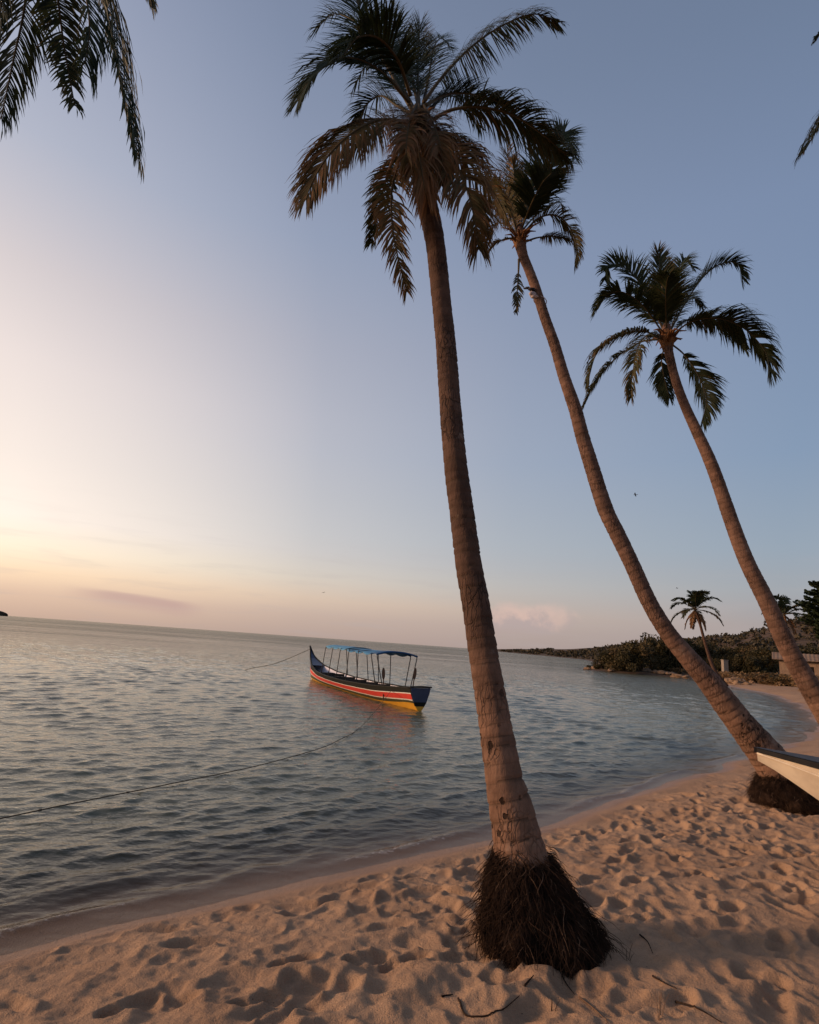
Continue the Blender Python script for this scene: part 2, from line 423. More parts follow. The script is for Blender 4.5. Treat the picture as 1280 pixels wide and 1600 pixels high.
# ------------------------------------------------------------------ water
def build_water():
    na = 1150
    az = np.linspace(R_(-66), R_(62), na)
    r = [2.2]
    while r[-1] < 105: r.append(r[-1] * 1.0034)
    while r[-1] < 150: r.append(r[-1] * 1.0055)
    while r[-1] < 16000: r.append(r[-1] * 1.05)
    r = np.array(r)
    AZ, RR = np.meshgrid(az, r)
    X = RR * np.sin(AZ); Y = RR * np.cos(AZ)
    sp = np.gradient(r)[:, None] * np.ones_like(AZ)
    sp = np.maximum(sp, RR * (az[1] - az[0]))
    bh, d = base_height(X, Y)
    depth = np.clip(-bh, -0.5, 4)
    Z = np.zeros_like(X); Dx = np.zeros_like(X); Dy = np.zeros_like(X)
    nr = RR < 160
    xs, ys, spn, dn = X[nr], Y[nr], sp[nr], np.clip(-d[nr], 0, 50)
    dn_gain = 0.86
    z = np.zeros_like(xs); ox = np.zeros_like(xs); oy = np.zeros_like(xs)
    gust = 1 + 0.35 * vnoise(xs / 5, ys / 9, 31) + 0.2 * vnoise(xs / 1.7, ys / 2.5, 32)
    for i in range(90):
        lam = 0.10 * (0.85 / 0.10) ** (rnd.random() ** 0.9)
        th = math.atan2(-0.80, 0.50) + rnd.gauss(0, 0.46)
        k = 2 * math.pi / lam; kx, ky = k * math.cos(th), k * math.sin(th)
        amp = 0.0040 * lam ** 0.95 * rnd.uniform(0.6, 1.4)
        att = np.clip((lam / spn - 2.2) / 3.0, 0, 1)
        ph = kx * xs + ky * ys + rnd.uniform(0, 6.28) + 0.9 * vnoise(xs / (lam * 3.5), ys / (lam * 3.5), 40 + i)
        c = np.cos(ph); s = np.sin(ph)
        w = amp * att
        z += w * c; ox -= w * 0.75 * math.cos(th) * s; oy -= w * 0.75 * math.sin(th) * s
    sh = sstep(0.0, 1.4, dn) * 0.6 + 0.4 * sstep(0.0, 0.4, dn)
    Z[nr] = z * sh * gust * dn_gain; Dx[nr] = ox * sh; Dy[nr] = oy * sh
    # one small wavelet breaking along the sand
    wl = np.exp(-((d + 0.24 + 0.08 * vnoise(X * 0.9, Y * 0.9, 51)) / 0.085) ** 2) * sstep(0.0, 0.5, vnoise(X * 0.45, Y * 0.45, 52) + 0.22) * (RR < 30)
    Z += 0.022 * wl
    return grid_mesh('lake_water', X + Dx, Y + Dy, Z, mat_water(), {'depth': depth, 'shore': -d, 'wavelet': wl})
def mat_water():
    m, t, out = newmat('lake_water')
    geo = t.node('ShaderNodeNewGeometry'); pos = geo.outputs['Position']
    depth = t.attr('depth'); wl = t.attr('wavelet'); sd = t.attr('shore')
    dist = t.node('ShaderNodeVectorMath', operation='LENGTH'); t.l.new(pos, dist.inputs[0]); dist = dist.outputs['Value']
    mp = t.node('ShaderNodeMapping'); mp.inputs['Rotation'].default_value = (0, 0, R_(32)); mp.inputs['Scale'].default_value = (0.6, 1, 1); t.l.new(pos, mp.inputs['Vector'])
    fine = t.noise(9, 3, 0.6, mp.outputs[0]); mid = t.noise(1.9, 4, 0.6, mp.outputs[0]); big = t.noise(0.7, 4, 0.62, mp.outputs[0])
    pm = t.node('ShaderNodeMapping'); pm.inputs['Rotation'].default_value = (0, 0, R_(12)); pm.inputs['Scale'].default_value = (.016, .05, .05); t.l.new(pos, pm.inputs['Vector'])
    patch = t.noise(1.0, 5, 0.65, pm.outputs[0])
    calm = t.ss(sd, 0.0, 1.2, 0.25, 1.0)
    h = t.math('MULTIPLY', t.math('MULTIPLY', fine, t.ss(dist, 8, 45, 0.022, 0.0)), calm)
    h = t.math('ADD', h, t.math('MULTIPLY', mid, t.ss(dist, 16, 45, 0.0, 0.16)))
    h = t.math('ADD', h, t.math('MULTIPLY', t.math('MULTIPLY', big, t.ss(patch, .35, .68, .25, 1.9)), t.ss(dist, 40, 130, 0.0, 0.40)))
    nrm = t.bump(h, 1.0, 1.0)
    lw = t.node('ShaderNodeFresnel'); lw.inputs['IOR'].default_value = 1.333; t.l.new(nrm, lw.inputs['Normal'])
    fr = t.math('MULTIPLY', t.math('MULTIPLY', lw.outputs[0], t.math('MULTIPLY', t.ss(dist, 15, 350, 0.92, 0.60), t.ss(sd, 0.0, 1.6, .62, 1.0))), t.math('MULTIPLY_ADD', t.math('SUBTRACT', patch, .5), t.ss(dist, 25, 90, 0.0, -.9), 1.0))
    gl = t.node('ShaderNodeBsdfGlossy'); gl.inputs['Color'].default_value = (1, .97, .92, 1)
    t.put(gl.inputs['Roughness'], t.ss(dist, 6, 300, 0.04, 0.10)); t.l.new(nrm, gl.inputs['Normal'])
    tr = t.node('ShaderNodeBsdfTransparent'); t.put(tr.inputs[0], t.mix(t.ss(depth, 0.0, 0.35), (0.96, 0.93, 0.88, 1), (0.62, 0.60, 0.50, 1)))
    df = t.node('ShaderNodeBsdfDiffuse'); df.inputs['Color'].default_value = (0.098, 0.104, 0.074, 1)
    body = t.node('ShaderNodeMixShader'); t.put(body.inputs[0], t.ss(depth, 0.0, 0.5, 0.0, 1.0))
    t.l.new(tr.outputs[0], body.inputs[1]); t.l.new(df.outputs[0], body.inputs[2])
    surf = t.node('ShaderNodeMixShader'); t.l.new(fr, surf.inputs[0]); t.l.new(body.outputs[0], surf.inputs[1]); t.l.new(gl.outputs[0], surf.inputs[2])
    # foam flecks carried by the wavelet
    fn = t.noise(26, 4, 0.7, pos)
    ff = t.math('MULTIPLY', t.ss(wl, 0.45, 0.9), t.ss(fn, 0.50, 0.66))
    fo = t.node('ShaderNodeBsdfDiffuse'); fo.inputs['Color'].default_value = (0.62, 0.58, 0.54, 1)
    fin = t.node('ShaderNodeMixShader'); t.put(fin.inputs[0], t.math('MULTIPLY', ff, 0.5)); t.l.new(surf.outputs[0], fin.inputs[1]); t.l.new(fo.outputs[0], fin.inputs[2])
    t.l.new(fin.outputs[0], out.inputs[0])
    return m
water = build_water()

# ------------------------------------------------------------------ palms
def sweep_trunk(P, Rr, parent, seed, spacing=0.11, name='trunk', sides=30, step=0.013, bump=0.035, mat=None):
    L = sum((P[i + 1] - P[i]).length for i in range(len(P) - 1))
    n = max(12, int(L / step))
    pts = catmull(P, n)
    cum = [0]
    for i in range(len(P) - 1): cum.append(cum[-1] + (P[i + 1] - P[i]).length)
    T = tangents(pts); N = frames(pts, T)
    rr = random.Random(seed)
    # irregular leaf scars
    sc = []; s = -0.05
    while s < L * 1.1:
        s += spacing * rr.uniform(0.65, 1.35); sc.append((s, rr.uniform(0.5, 1.2), rr.uniform(0, 6.28), rr.uniform(0.004, 0.02)))
    scs = np.array([q[0] for q in sc])
    vs, fs, arc, ring, band = [], [], [], [], []
    for i, p in enumerate(pts):
        s = L * i / (n - 1)
        r = interp(s / L * cum[-1], cum, Rr)
        B = T[i].cross(N[i])
        for k in range(sides):
            a = 2 * math.pi * k / sides
            j = max(0, int(np.searchsorted(scs, s)) - 1)
            ss_ = s + sc[j][3] * math.sin(a + sc[j][2])
            j = max(0, int(np.searchsorted(scs, ss_)) - 1)
            nx = scs[min(j + 1, len(scs) - 1)]
            q = min(max((ss_ - scs[j]) / max(nx - scs[j], 1e-5), 0), 1)
            lump = bump * sc[j][1] * (0.75 * (1 - q) ** 0.7 - 0.6 * math.exp(-((q - 0.97) / 0.05) ** 2))
            w = 0.022 * math.sin(2 * a + s * 1.3 + seed) + 0.014 * math.sin(5 * a - s * 3.1 + seed)
            rad = r * (1 + w) + lump * min(r, 0.16)
            vs.append(p + (N[i] * math.cos(a) + B * math.sin(a)) * rad); arc.append(s); ring.append(q); band.append(min(1, max(0, (sc[j][1] - .5) / .7)))
    for i in range(n - 1):
        for k in range(sides):
            k2 = (k + 1) % sides
            fs.append((i * sides + k, i * sides + k2, (i + 1) * sides + k2, (i + 1) * sides + k))
    fs.append(tuple((n - 1) * sides + k for k in range(sides)))
    mb = MB(); mb.add(vs, fs, 0, arc=arc, ring=ring, band=band)
    return mb.build(name, mat or M_TRUNK, parent, smooth=True)

def make_frond(P, parent, seed, leaf=0.42, per_side=70, tone=0.15, droop=0.9, N0=None, start=0.14, twist=0.0, wind=(0, 0, 0), one_side=None, base_r=0.015, vee=0.35, width=0.026, fold=1.0, name='frond', tipf=0.45):
    """P: control points of the rachis, base to tip (world). Leaflets go in one mesh, the stalk is its sub-part."""
    rr = random.Random(seed)
    n = 48
    width *= .62 if width < .1 else 1; per_side = int(per_side * 1.7)
    gaps = [(rr.uniform(.2, .95), rr.uniform(.01, .03), rr.choice((-1, 1))) for _ in range(5)]
    pts = catmull(P, n); T = tangents(pts)
    if N0 is None:
        N0 = Vector((0, 0, 1))
        if abs(T[0].z) > 0.93: N0 = Vector((0, -1, 0.3))
    N = frames(pts, T, N0)
    mb = MB(); G = Vector((0, 0, -1)); W = Vector(wind)
    for side in (-1, 1):
        if one_side and side != one_side: cnt = int(per_side * 0.4)
        else: cnt = per_side
        for i in range(cnt):
            u = start + (1 - start) * (i + rr.random() * 0.8) / cnt
            if any(abs(u - g) < w_ and sd_ == side for g, w_, sd_ in gaps): continue
            u = min(u, 0.995); x = u * (n - 1); j = int(x); fr = x - j
            p = pts[j].lerp(pts[min(j + 1, n - 1)], fr); t = T[j]; nn = N[j]
            if twist: nn = Matrix.Rotation(twist * u, 3, t) @ nn
            S = t.cross(nn) * side
            prof = min(1.0, 0.35 + (u - start) / 0.22 * 0.65) * (1 - (1 - tipf) * max(0, (u - 0.45) / 0.55) ** 1.3)
            Lf = leaf * prof * rr.uniform(0.82, 1.12)
            al = math.radians(62 - 38 * u ** 1.5) + rr.gauss(0, 0.11)
            d = (S * math.sin(al) + t * math.cos(al) + nn * (vee * rr.uniform(0.6, 1.3))).normalized()
            segs = 5; q = p.copy(); dirs = []; cen = [q.copy()]
            dr = droop * rr.uniform(0.7, 1.3)
            broke = rr.random() < 0.08
            for k in range(segs):
                dirs.append(d.copy())
                q = q + d * (Lf / segs); cen.append(q.copy())
                g = dr * (0.22 + 0.06 * k) + (0.9 if broke and k == 2 else 0)
                d = (d + G * g + W * 0.25 + Vector((rr.gauss(0, .05), rr.gauss(0, .05), rr.gauss(0, .05)))).normalized()
            dirs.append(d)
            w0 = width * rr.uniform(0.75, 1.2) * (0.75 + 0.25 * prof)
            vs, fs = [], []
            tn = min(1, max(0, tone + rr.gauss(0, 0.08) + (0.25 if rr.random() < 0.04 else 0)))
            tones = []
            ref = t
            for k in range(segs + 1):
                f = k / segs
                w = w0 * (0.45 + 1.0 * f if f < 0.35 else 0.8 * (1 - ((f - 0.35) / 0.65) ** 1.5) + 0.02) * 0.6
                dv = dirs[k]; wv = ref - dv * ref.dot(dv)
                if wv.length < 0.15: wv = S - dv * S.dot(dv)
                wv.normalize()
                vs += [cen[k] - wv * w, cen[k] + wv * w]; tones += [min(1, tn + 0.18 * f * f)] * 2
            for k in range(segs):
                fs.append((2 * k, 2 * k + 1, 2 * k + 3, 2 * k + 2))
            mb.add(vs, fs, 0, tone=tones)
    fo = mb.build(name, M_PALM, parent)
    sm = MB(); rad = [base_r * (1.25 - 1.1 * (i / (n - 1)) ** 0.7) + 0.002 for i in range(n)]
    sm.tube(pts, rad, 6)
    # the stalk hangs off the frond as its sub-part
    o = sm.build('stalk', M_RACHIS, parent, smooth=True)
    o.parent = fo
    return fo

def px_path(pts, Y0):
    """pixels with a depth each -> points in space"""
    return [onY(x, y, Y0 + dd) for (x, y, dd) in pts]

def palm(px_trunk, base_px, lean, label, fronds, seed, group='coconut palms leaning over the beach', shaft=False, spacing=0.11, leafscale=1.0, taper_to=None):
    b = on_ground(*base_px)
    root = thing('palm_tree', label, 'palm tree', b, group)
    Yb = b.y
    pyb, pyt = px_trunk[0][1], px_trunk[-1][1]
    P, RR = [], []
    for (x, y, w) in px_trunk:
        Y = Yb + lean * (pyb - y) / (pyb - pyt)
        p = onY(x, y, Y); P.append(p)
        depth = (p - cC).dot(cF)
        RR.append(0.475 * w / F_PX * depth * ((p - cC).normalized().dot(cF)) ** 0.3)
    return root, P, RR, Yb + lean

def fronds_for(root, Yc, defs, seed):
    for i, d in enumerate(defs):
        kw = dict(d[1]) if len(d) > 1 else {}
        make_frond(px_path(d[0], Yc), root, seed * 100 + i, **kw)

# --- palm 1 (nearest)
t1 = [(838, 1500, 104), (822, 1400, 98), (816, 1350, 93), (809, 1312, 80), (797, 1255, 70), (788, 1217, 60), (772, 1122, 52), (756, 1027, 47), (743, 940, 44.5), (733, 885, 43), (722, 800, 40), (713, 735, 38), (704, 640, 35.5), (697, 540, 33), (691, 480, 31), (680, 380, 31), (666, 312, 34), (658, 255, 36), (655, 215, 34), (654, 180, 24)]
palm1, P1, R1, Y1 = palm(t1, (836, 1478), 0.9, 'nearest tall coconut palm with a shaggy dark root skirt in the trodden sand', None, 1)
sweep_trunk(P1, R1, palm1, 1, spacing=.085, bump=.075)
CAMN = Vector((0, -.85, .5))
f1 = [
 ([(645, 175, 0), (608, 110, 0.1), (575, 45, 0.2), (548, -25, 0.25)], dict(leaf=.62, tone=.05, droop=.5, per_side=95, width=.032, N0=CAMN, vee=.1)),
 ([(640, 165, 0), (600, 90, .5), (560, 38, .9), (522, 22, 1.1), (496, 44, 1.2)], dict(leaf=.55, tone=.08, droop=1.0, per_side=75)),
 ([(640, 160, 0), (595, 112, -.2), (548, 91, -.3), (508, 100, -.3), (482, 128, -.25), (466, 158, -.2)], dict(leaf=.48, tone=.0, droop=.35, per_side=95, vee=.05, width=.032, N0=CAMN)),
 ([(642, 150, 0), (622, 95, -.25), (592, 60, -.45), (560, 58, -.6), (538, 85, -.7)], dict(leaf=.52, tone=.03, droop=.9, per_side=85, width=.03)),
 ([(640, 190, 0), (592, 188, -.15), (548, 210, -.25), (512, 245, -.25), (488, 285, -.2), (478, 312, -.2)], dict(leaf=.54, tone=.56, droop=1.1, per_side=105, width=.030, N0=Vector((.2, -.8, .6)), vee=.0)),
 ([(640, 190, 0), (600, 195, .3), (570, 212, .5), (540, 245, .5)], dict(leaf=.42, tone=.3, droop=1.5, per_side=60)),
 ([(640, 205, 0), (618, 242, -.1), (602, 285, -.15), (590, 335, -.15), (580, 380, -.1)], dict(leaf=.30, tone=.28, droop=1.0, per_side=60, start=.3, N0=CAMN)),
 ([(642, 210, 0), (624, 250, -.3), (612, 300, -.4), (614, 360, -.4), (624, 410, -.35), (636, 456, -.3)], dict(leaf=.36, tone=.58, droop=.8, per_side=75, start=.25, N0=CAMN)),
 ([(655, 165, 0), (652, 195, -.45), (655, 240, -.62), (662, 285, -.62), (668, 315, -.55)], dict(leaf=.52, tone=.68, droop=1.0, per_side=120, vee=-.1, N0=Vector((0, -1, .2)), start=.05, width=.03)),
 ([(650, 165, 0), (640, 190, -.5), (635, 230, -.65), (638, 270, -.6)], dict(leaf=.45, tone=.62, droop=1.2, per_side=85, N0=Vector((0, -1, .2)), width=.03)),
 ([(662, 165, 0), (678, 195, -.45), (690, 240, -.55), (690, 290, -.5)], dict(leaf=.45, tone=.66, droop=1.2, per_side=85, N0=Vector((0, -1, .2)), width=.03)),
 ([(660, 190, 0), (692, 225, -.3), (722, 275, -.45), (740, 335, -.45), (748, 390, -.4)], dict(leaf=.58, tone=.58, droop=1.3, per_side=110, width=.03, N0=Vector((-.2, -.8, .6)))),
 ([(662, 195, 0), (700, 225, .2), (740, 262, .35), (770, 300, .4), (790, 335, .4)], dict(leaf=.42, tone=.45, droop=1.3, per_side=70)),
 ([(665, 195, 0), (705, 172, -.1), (755, 168, -.15), (805, 182, -.15), (850, 212, -.1), (885, 243, 0)], dict(leaf=.52, tone=.3, droop=1.5, per_side=95, start=.2)),
 ([(665, 165, 0), (700, 147, .2), (745, 148, .35), (780, 160, .4), (797, 172, .4)], dict(leaf=.34, tone=.0, droop=1.0, per_side=85, width=.03)),
 ([(662, 160, 0), (690, 122, 0), (735, 75, .1), (785, 40, .15), (835, 22, .2), (872, 36, .2)], dict(leaf=.40, tone=.3, droop=1.3, per_side=90, vee=-.1, wind=(.6, 0, 0))),
 ([(655, 170, 0), (653, 120, .25), (654, 70, .4), (657, 38, .45)], dict(leaf=.36, tone=.26, droop=.15, per_side=90, vee=.6, start=.15)),
 ([(660, 170, 0), (670, 120, .5), (678, 75, .8), (690, 60, 1.1), (705, 75, 1.3)], dict(leaf=.40, tone=.05, droop=.8, per_side=80)),
 ([(650, 175, 0), (625, 130, .6), (600, 100, 1.1), (575, 100, 1.4), (555, 130, 1.6)], dict(leaf=.55, tone=.05, droop=1.0, per_side=85)),
 ([(660, 180, 0), (700, 150, .7), (730, 165, 1.1), (750, 200, 1.3)], dict(leaf=.45, tone=.1, droop=1.2, per_side=70)),
 ([(648, 180, 0), (620, 165, .2), (595, 150, .4), (572, 165, .5), (560, 195, .55)], dict(leaf=.50, tone=.1, droop=1.2, per_side=80)),
 ([(655, 170, 0), (640, 110, .3), (622, 60, .6), (610, 20, .8)], dict(leaf=.55, tone=.05, droop=.5, per_side=85, N0=CAMN)),
]
fronds_for(palm1, Y1, f1, 1)

def root_skirt(root, b, axis_top, r_top, sil, n_fib, seed, h):
    """dark ball of aerial roots: a lumpy flared body with a coat of hanging root fibres"""
    rr = random.Random(seed)
    sides, rings = 40, 16
    vs, fs = [], []
    for i in range(rings + 1):
        f = i / rings
        c = axis_top.lerp(Vector((b.x + sil[0], b.y + sil[1], b.z - 0.08)), f)
        for k in range(sides):
            a = 2 * math.pi * k / sides
            r = r_top + (sil[2] - r_top) * min(1, f / .7) ** .85 * (1 - .34 * max(0, f - .62) / .38) + (0.03 * math.sin(3 * a + seed) + 0.02 * math.sin(7 * a + 5 * f)) * f
            r *= 1 + sil[3] * max(0, math.cos(a)) * f + .05 * math.sin(11 * a + 9 * f) * math.sin(17 * f + 4 * a)
            vs.append(c + Vector((math.cos(a) * r, math.sin(a) * r, 0)))
    for i in range(rings):
        for k in range(sides):
            k2 = (k + 1) % sides
            fs.append((i * sides + k, i * sides + k2, (i + 1) * sides + k2, (i + 1) * sides + k))
    mb = MB(); mb.add(vs, fs)
    body = mb.build('root_mass', M_ROOT, root, smooth=True)
    fb = MB()
    for q in range(n_fib):
        f = (-.02 + rr.random() ** 0.8 * 0.95) if rr.random() < .9 else rr.uniform(-.16, .03); a = rr.uniform(0, 2 * math.pi)
        i = min(max(int(f * rings), 0), rings - 1); k = int(a / (2 * math.pi) * sides) % sides
        p = vs[i * sides + k] + Vector((0, 0, max(0, -f) * h * rr.random())) + Vector((rr.gauss(0, .01), rr.gauss(0, .01), rr.uniform(-.03, .03)))
        out = Vector((math.cos(a), math.sin(a), 0)); tanv = Vector((-math.sin(a), math.cos(a), 0))
        down = (vs[(i + 1) * sides + k] - vs[i * sides + k]).normalized()
        L = (rr.uniform(0.03, 0.085) if rr.random() < .88 else rr.uniform(.10, .22)) * h / 0.55
        d = (down + out * rr.uniform(-.2, .9) + tanv * rr.gauss(0, 1.1) + Vector((0, 0, rr.uniform(-.2, .5)))).normalized()
        pts = [p - out * .015]
        for s in range(4):
            p = p + d * (L / 4); pts.append(p.copy())
            d = (d + Vector((0, 0, -.22)) + Vector((rr.gauss(0, .25), rr.gauss(0, .25), rr.gauss(0, .1)))).normalized()
        zmin = b.z - 0.06
        pts = [Vector((v.x, v.y, max(v.z, zmin))) for v in pts]
        w = rr.uniform(.0011, .0028)
        fb.tube(pts, [w, w, w * .8, w * .6, w * .25], 3, 1 if rr.random() < .035 else 0, cap=False)
    fo = fb.build('root_fibres', [M_ROOT, M_ROOTPALE], root, smooth=True); fo.parent = body

b1 = palm1.location
root_skirt(palm1, b1, P1[2] + Vector((0, 0, 0.0)), R1[2] * 1.04, (0.04, 0.03, 0.30, 0.30), 17000, 3, 0.6)

# --- palm 2
t2 = [(1246, 1262, 82), (1222, 1215, 66), (1202, 1185, 58), (1161, 1135, 46), (1130, 1095, 41.5), (1105, 1062, 37), (1074, 1026, 31.5), (1044, 989, 27.5), (1014, 940, 26), (987, 881, 25), (965, 835, 25), (946, 795, 24.5), (925, 730, 23), (910, 682, 21.5), (899, 640, 20.5), (882, 590, 18.5), (867, 540, 17.5), (851, 495, 16.5), (837, 450, 16), (826, 420, 15), (817, 398, 16), (813, 375, 18), (812, 350, 10)]
palm2, P2, R2, Y2 = palm(t2, (1248, 1258), 0.5, 'strongly leaning palm whose root ball sits behind the white boat bow', None, 2)
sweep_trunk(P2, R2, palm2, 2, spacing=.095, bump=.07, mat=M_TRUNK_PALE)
f2 = [
 ([(810, 372, 0), (797, 330, -.1), (775, 295, -.15), (748, 270, -.15)], dict(leaf=.42, tone=.45, droop=1.1, per_side=70)),
 ([(808, 360, 0), (800, 310, .1), (796, 260, .2), (790, 215, .2)], dict(leaf=.38, tone=.5, droop=.5, per_side=75)),
 ([(812, 358, 0), (806, 310, -.2), (803, 270, -.3), (800, 250, -.4)], dict(leaf=.34, tone=.5, droop=.5, per_side=60)),
 ([(815, 358, 0), (830, 305, .1), (850, 258, .15), (872, 218, .2), (884, 208, .25), (896, 240, .3)], dict(leaf=.66, tone=.0, droop=.3, per_side=120, width=.045, vee=.1)),
 ([(815, 358, 0), (832, 315, -.5), (848, 285, -.9), (862, 270, -1.2)], dict(leaf=.60, tone=.02, droop=.4, per_side=100, width=.045)),
 ([(818, 365, 0), (840, 342, -.1), (866, 336, -.15), (888, 352, -.15), (901, 385, -.1), (898, 412, -.1)], dict(leaf=.40, tone=.4, droop=1.2, per_side=85)),
 ([(820, 378, 0), (842, 371, .1), (868, 370, .2), (888, 375, .2)], dict(leaf=.32, tone=.4, droop=1.3, per_side=45, start=.4)),
 ([(818, 358, 0), (836, 338, .3), (855, 325, .5), (874, 316, .6), (880, 330, .7)], dict(leaf=.30, tone=.1, droop=1.0, per_side=60)),
 ([(808, 372, 0), (792, 373, -.1), (775, 380, -.1), (762, 398, -.1)], dict(leaf=.24, tone=.5, droop=1.1, per_side=40, start=.3)),
 ([(808, 365, 0), (788, 350, .3), (772, 352, .5), (764, 375, .6)], dict(leaf=.34, tone=.5, droop=1.2, per_side=60)),
 ([(811, 405, -.2), (810, 430, -.25), (808, 460, -.25), (806, 488, -.25)], dict(leaf=.20, tone=.35, droop=.9, per_side=40, start=.3)),
 ([(812, 360, 0), (820, 320, .6), (835, 290, 1.0), (850, 290, 1.3)], dict(leaf=.5, tone=.05, droop=.7, per_side=70, width=.04)),
 ([(812, 360, 0), (800, 330, .6), (785, 310, .9), (770, 318, 1.1)], dict(leaf=.45, tone=.4, droop=.9, per_side=60, width=.035)),
]
fronds_for(palm2, Y2, f2, 2)
root_skirt(palm2, palm2.location, P2[1], R2[1] * 1.03, (0.02, 0.0, 0.47, 0.1), 9000, 5, 0.6)

# --- palm 3
t3 = [(1352, 1216, 56), (1326, 1172, 47), (1306, 1138, 42), (1275, 1088, 37), (1246, 1040, 32), (1222, 993, 29), (1198, 940, 26.5), (1168, 880, 24), (1145, 820, 22), (1120, 748, 20), (1106, 712, 19), (1087, 670, 17), (1073, 640, 15.5), (1061, 610, 14.5), (1052, 580, 13.5), (1045, 550, 14), (1042, 530, 20), (1042, 508, 12)]
palm3, P3, R3, Y3 = palm(t3, (1352, 1214), 0.6, 'slender palm rising from the right edge of the beach with a whole round crown', None, 3)
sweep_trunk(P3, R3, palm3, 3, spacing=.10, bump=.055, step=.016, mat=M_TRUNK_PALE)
f3 = [
 ([(1041, 520, 0), (1037, 470, .0), (1032, 425, .05), (1028, 392, .1)], dict(leaf=.55, tone=.3, droop=.2, per_side=90, width=.05, base_r=.03)),
 ([(1043, 520, 0), (1048, 470, .3), (1058, 425, .5), (1070, 408, .6), (1082, 418, .7)], dict(leaf=.6, tone=.08, droop=.5, per_side=90, width=.05)),
 ([(1038, 520, 0), (1015, 470, .2), (990, 430, .3), (965, 414, .3), (950, 418, .3), (945, 438, .3)], dict(leaf=.60, tone=.03, droop=.55, per_side=95, width=.05)),
 ([(1036, 520, 0), (1005, 478, -.3), (975, 457, -.5), (950, 460, -.5), (934, 484, -.5)], dict(leaf=.62, tone=.12, droop=.8, per_side=95, width=.05)),
 ([(1046, 520, 0), (1072, 472, .0), (1100, 432, .1), (1128, 412, .1), (1152, 412, .1), (1160, 436, .1)], dict(leaf=.58, tone=.05, droop=.6, per_side=95, width=.05)),
 ([(1048, 525, 0), (1082, 502, -.2), (1125, 498, -.3), (1165, 515, -.3), (1195, 548, -.3), (1203, 580, -.3)], dict(leaf=.78, tone=.18, droop=1.2, per_side=115, width=.055)),
 ([(1048, 522, 0), (1075, 500, .3), (1110, 500, .5), (1145, 520, .6), (1165, 545, .6)], dict(leaf=.55, tone=.12, droop=1.1, per_side=80, width=.05)),
 ([(1036, 528, 0), (1000, 517, -.1), (962, 528, -.2), (934, 550, -.2), (922, 585, -.2), (921, 600, -.2)], dict(leaf=.50, tone=.35, droop=1.2, per_side=90, width=.045)),
 ([(1036, 530, 0), (1000, 535, .2), (960, 562, .3), (930, 600, .3), (914, 632, .3)], dict(leaf=.48, tone=.28, droop=1.2, per_side=80, width=.04, start=.3)),
 ([(1036, 530, 0), (1010, 525, -.6), (995, 550, -.9), (988, 590, -1.0), (986, 622, -1.0)], dict(leaf=.50, tone=.35, droop=1.2, per_side=85, width=.045)),
 ([(1042, 535, 0), (1034, 560, .3), (1038, 590, .4), (1046, 622, .4)], dict(leaf=.45, tone=.12, droop=.9, per_side=75, width=.045, start=.2)),
 ([(1046, 535, 0), (1070, 555, .1), (1092, 588, .15), (1104, 625, .15), (1097, 658, .15)], dict(leaf=.62, tone=.12, droop=.7, per_side=90, width=.045, start=.2)),
 ([(1040, 520, 0), (1020, 480, .8), (1000, 455, 1.3), (985, 460, 1.6)], dict(leaf=.55, tone=.05, droop=.8, per_side=75, width=.05)),
 ([(1042, 520, 0), (1040, 470, -.5), (1042, 440, -.8), (1046, 430, -1.1)], dict(leaf=.55, tone=.12, droop=.5, per_side=80, width=.05)),
 ([(1046, 520, 0), (1062, 480, .7), (1080, 462, 1.2), (1098, 480, 1.5)], dict(leaf=.5, tone=.05, droop=.8, per_side=70, width=.05)),
]
fronds_for(palm3, Y3, f3, 3)
root_skirt(palm3, palm3.location, P3[1], R3[1] * 1.03, (0.05, 0.0, 0.42, 0.1), 3500, 6, 0.6)

def crown_shaft(root, c, r, h, seed, n=12):
    rr = random.Random(seed); mb = MB()
    prof = [(-.9, .75), (-.5, 1.0), (-.1, 1.25), (.3, 1.1), (.7, .7), (1.0, .25)]
    sides = 16; vs, fs = [], []
    for (f, k) in prof:
        for s in range(sides):
            a = 2 * math.pi * s / sides
            q = r * k * (1 + .14 * math.sin(5 * a + 3 * f) + rr.uniform(-.06, .06))
            vs.append(c + Vector((math.cos(a) * q, math.sin(a) * q, f * h)))
    for i in range(len(prof) - 1):
        for s in range(sides):
            s2 = (s + 1) % sides
            fs.append((i * sides + s, i * sides + s2, (i + 1) * sides + s2, (i + 1) * sides + s))
    mb.add(vs, fs)
    for i in range(n):   # fibrous leaf bases and old flower stalks
        a = 2 * math.pi * i / n + rr.uniform(-.2, .2); o = Vector((math.cos(a), math.sin(a), 0))
        p0 = c + o * r * .8 + Vector((0, 0, rr.uniform(-.5, .5) * h)); L = h * rr.uniform(.5, 1.3)
        mb.tube([p0, p0 + o * L * .5 + Vector((0, 0, L * .45)), p0 + o * L + Vector((0, 0, L * rr.uniform(.0, .6)))], [r * .3, r * .2, r * .07], 5)
    return mb.build('crown_shaft', M_SHAFT, root, smooth=True)
crown_shaft(palm1, P1[-2], R1[-2] * .85, .22, 1, 14)
crown_shaft(palm2, P2[-2], R2[-2] * .95, .22, 2, 16)
crown_shaft(palm3, P3[-2], R3[-2] * 1.0, .26, 3, 16)

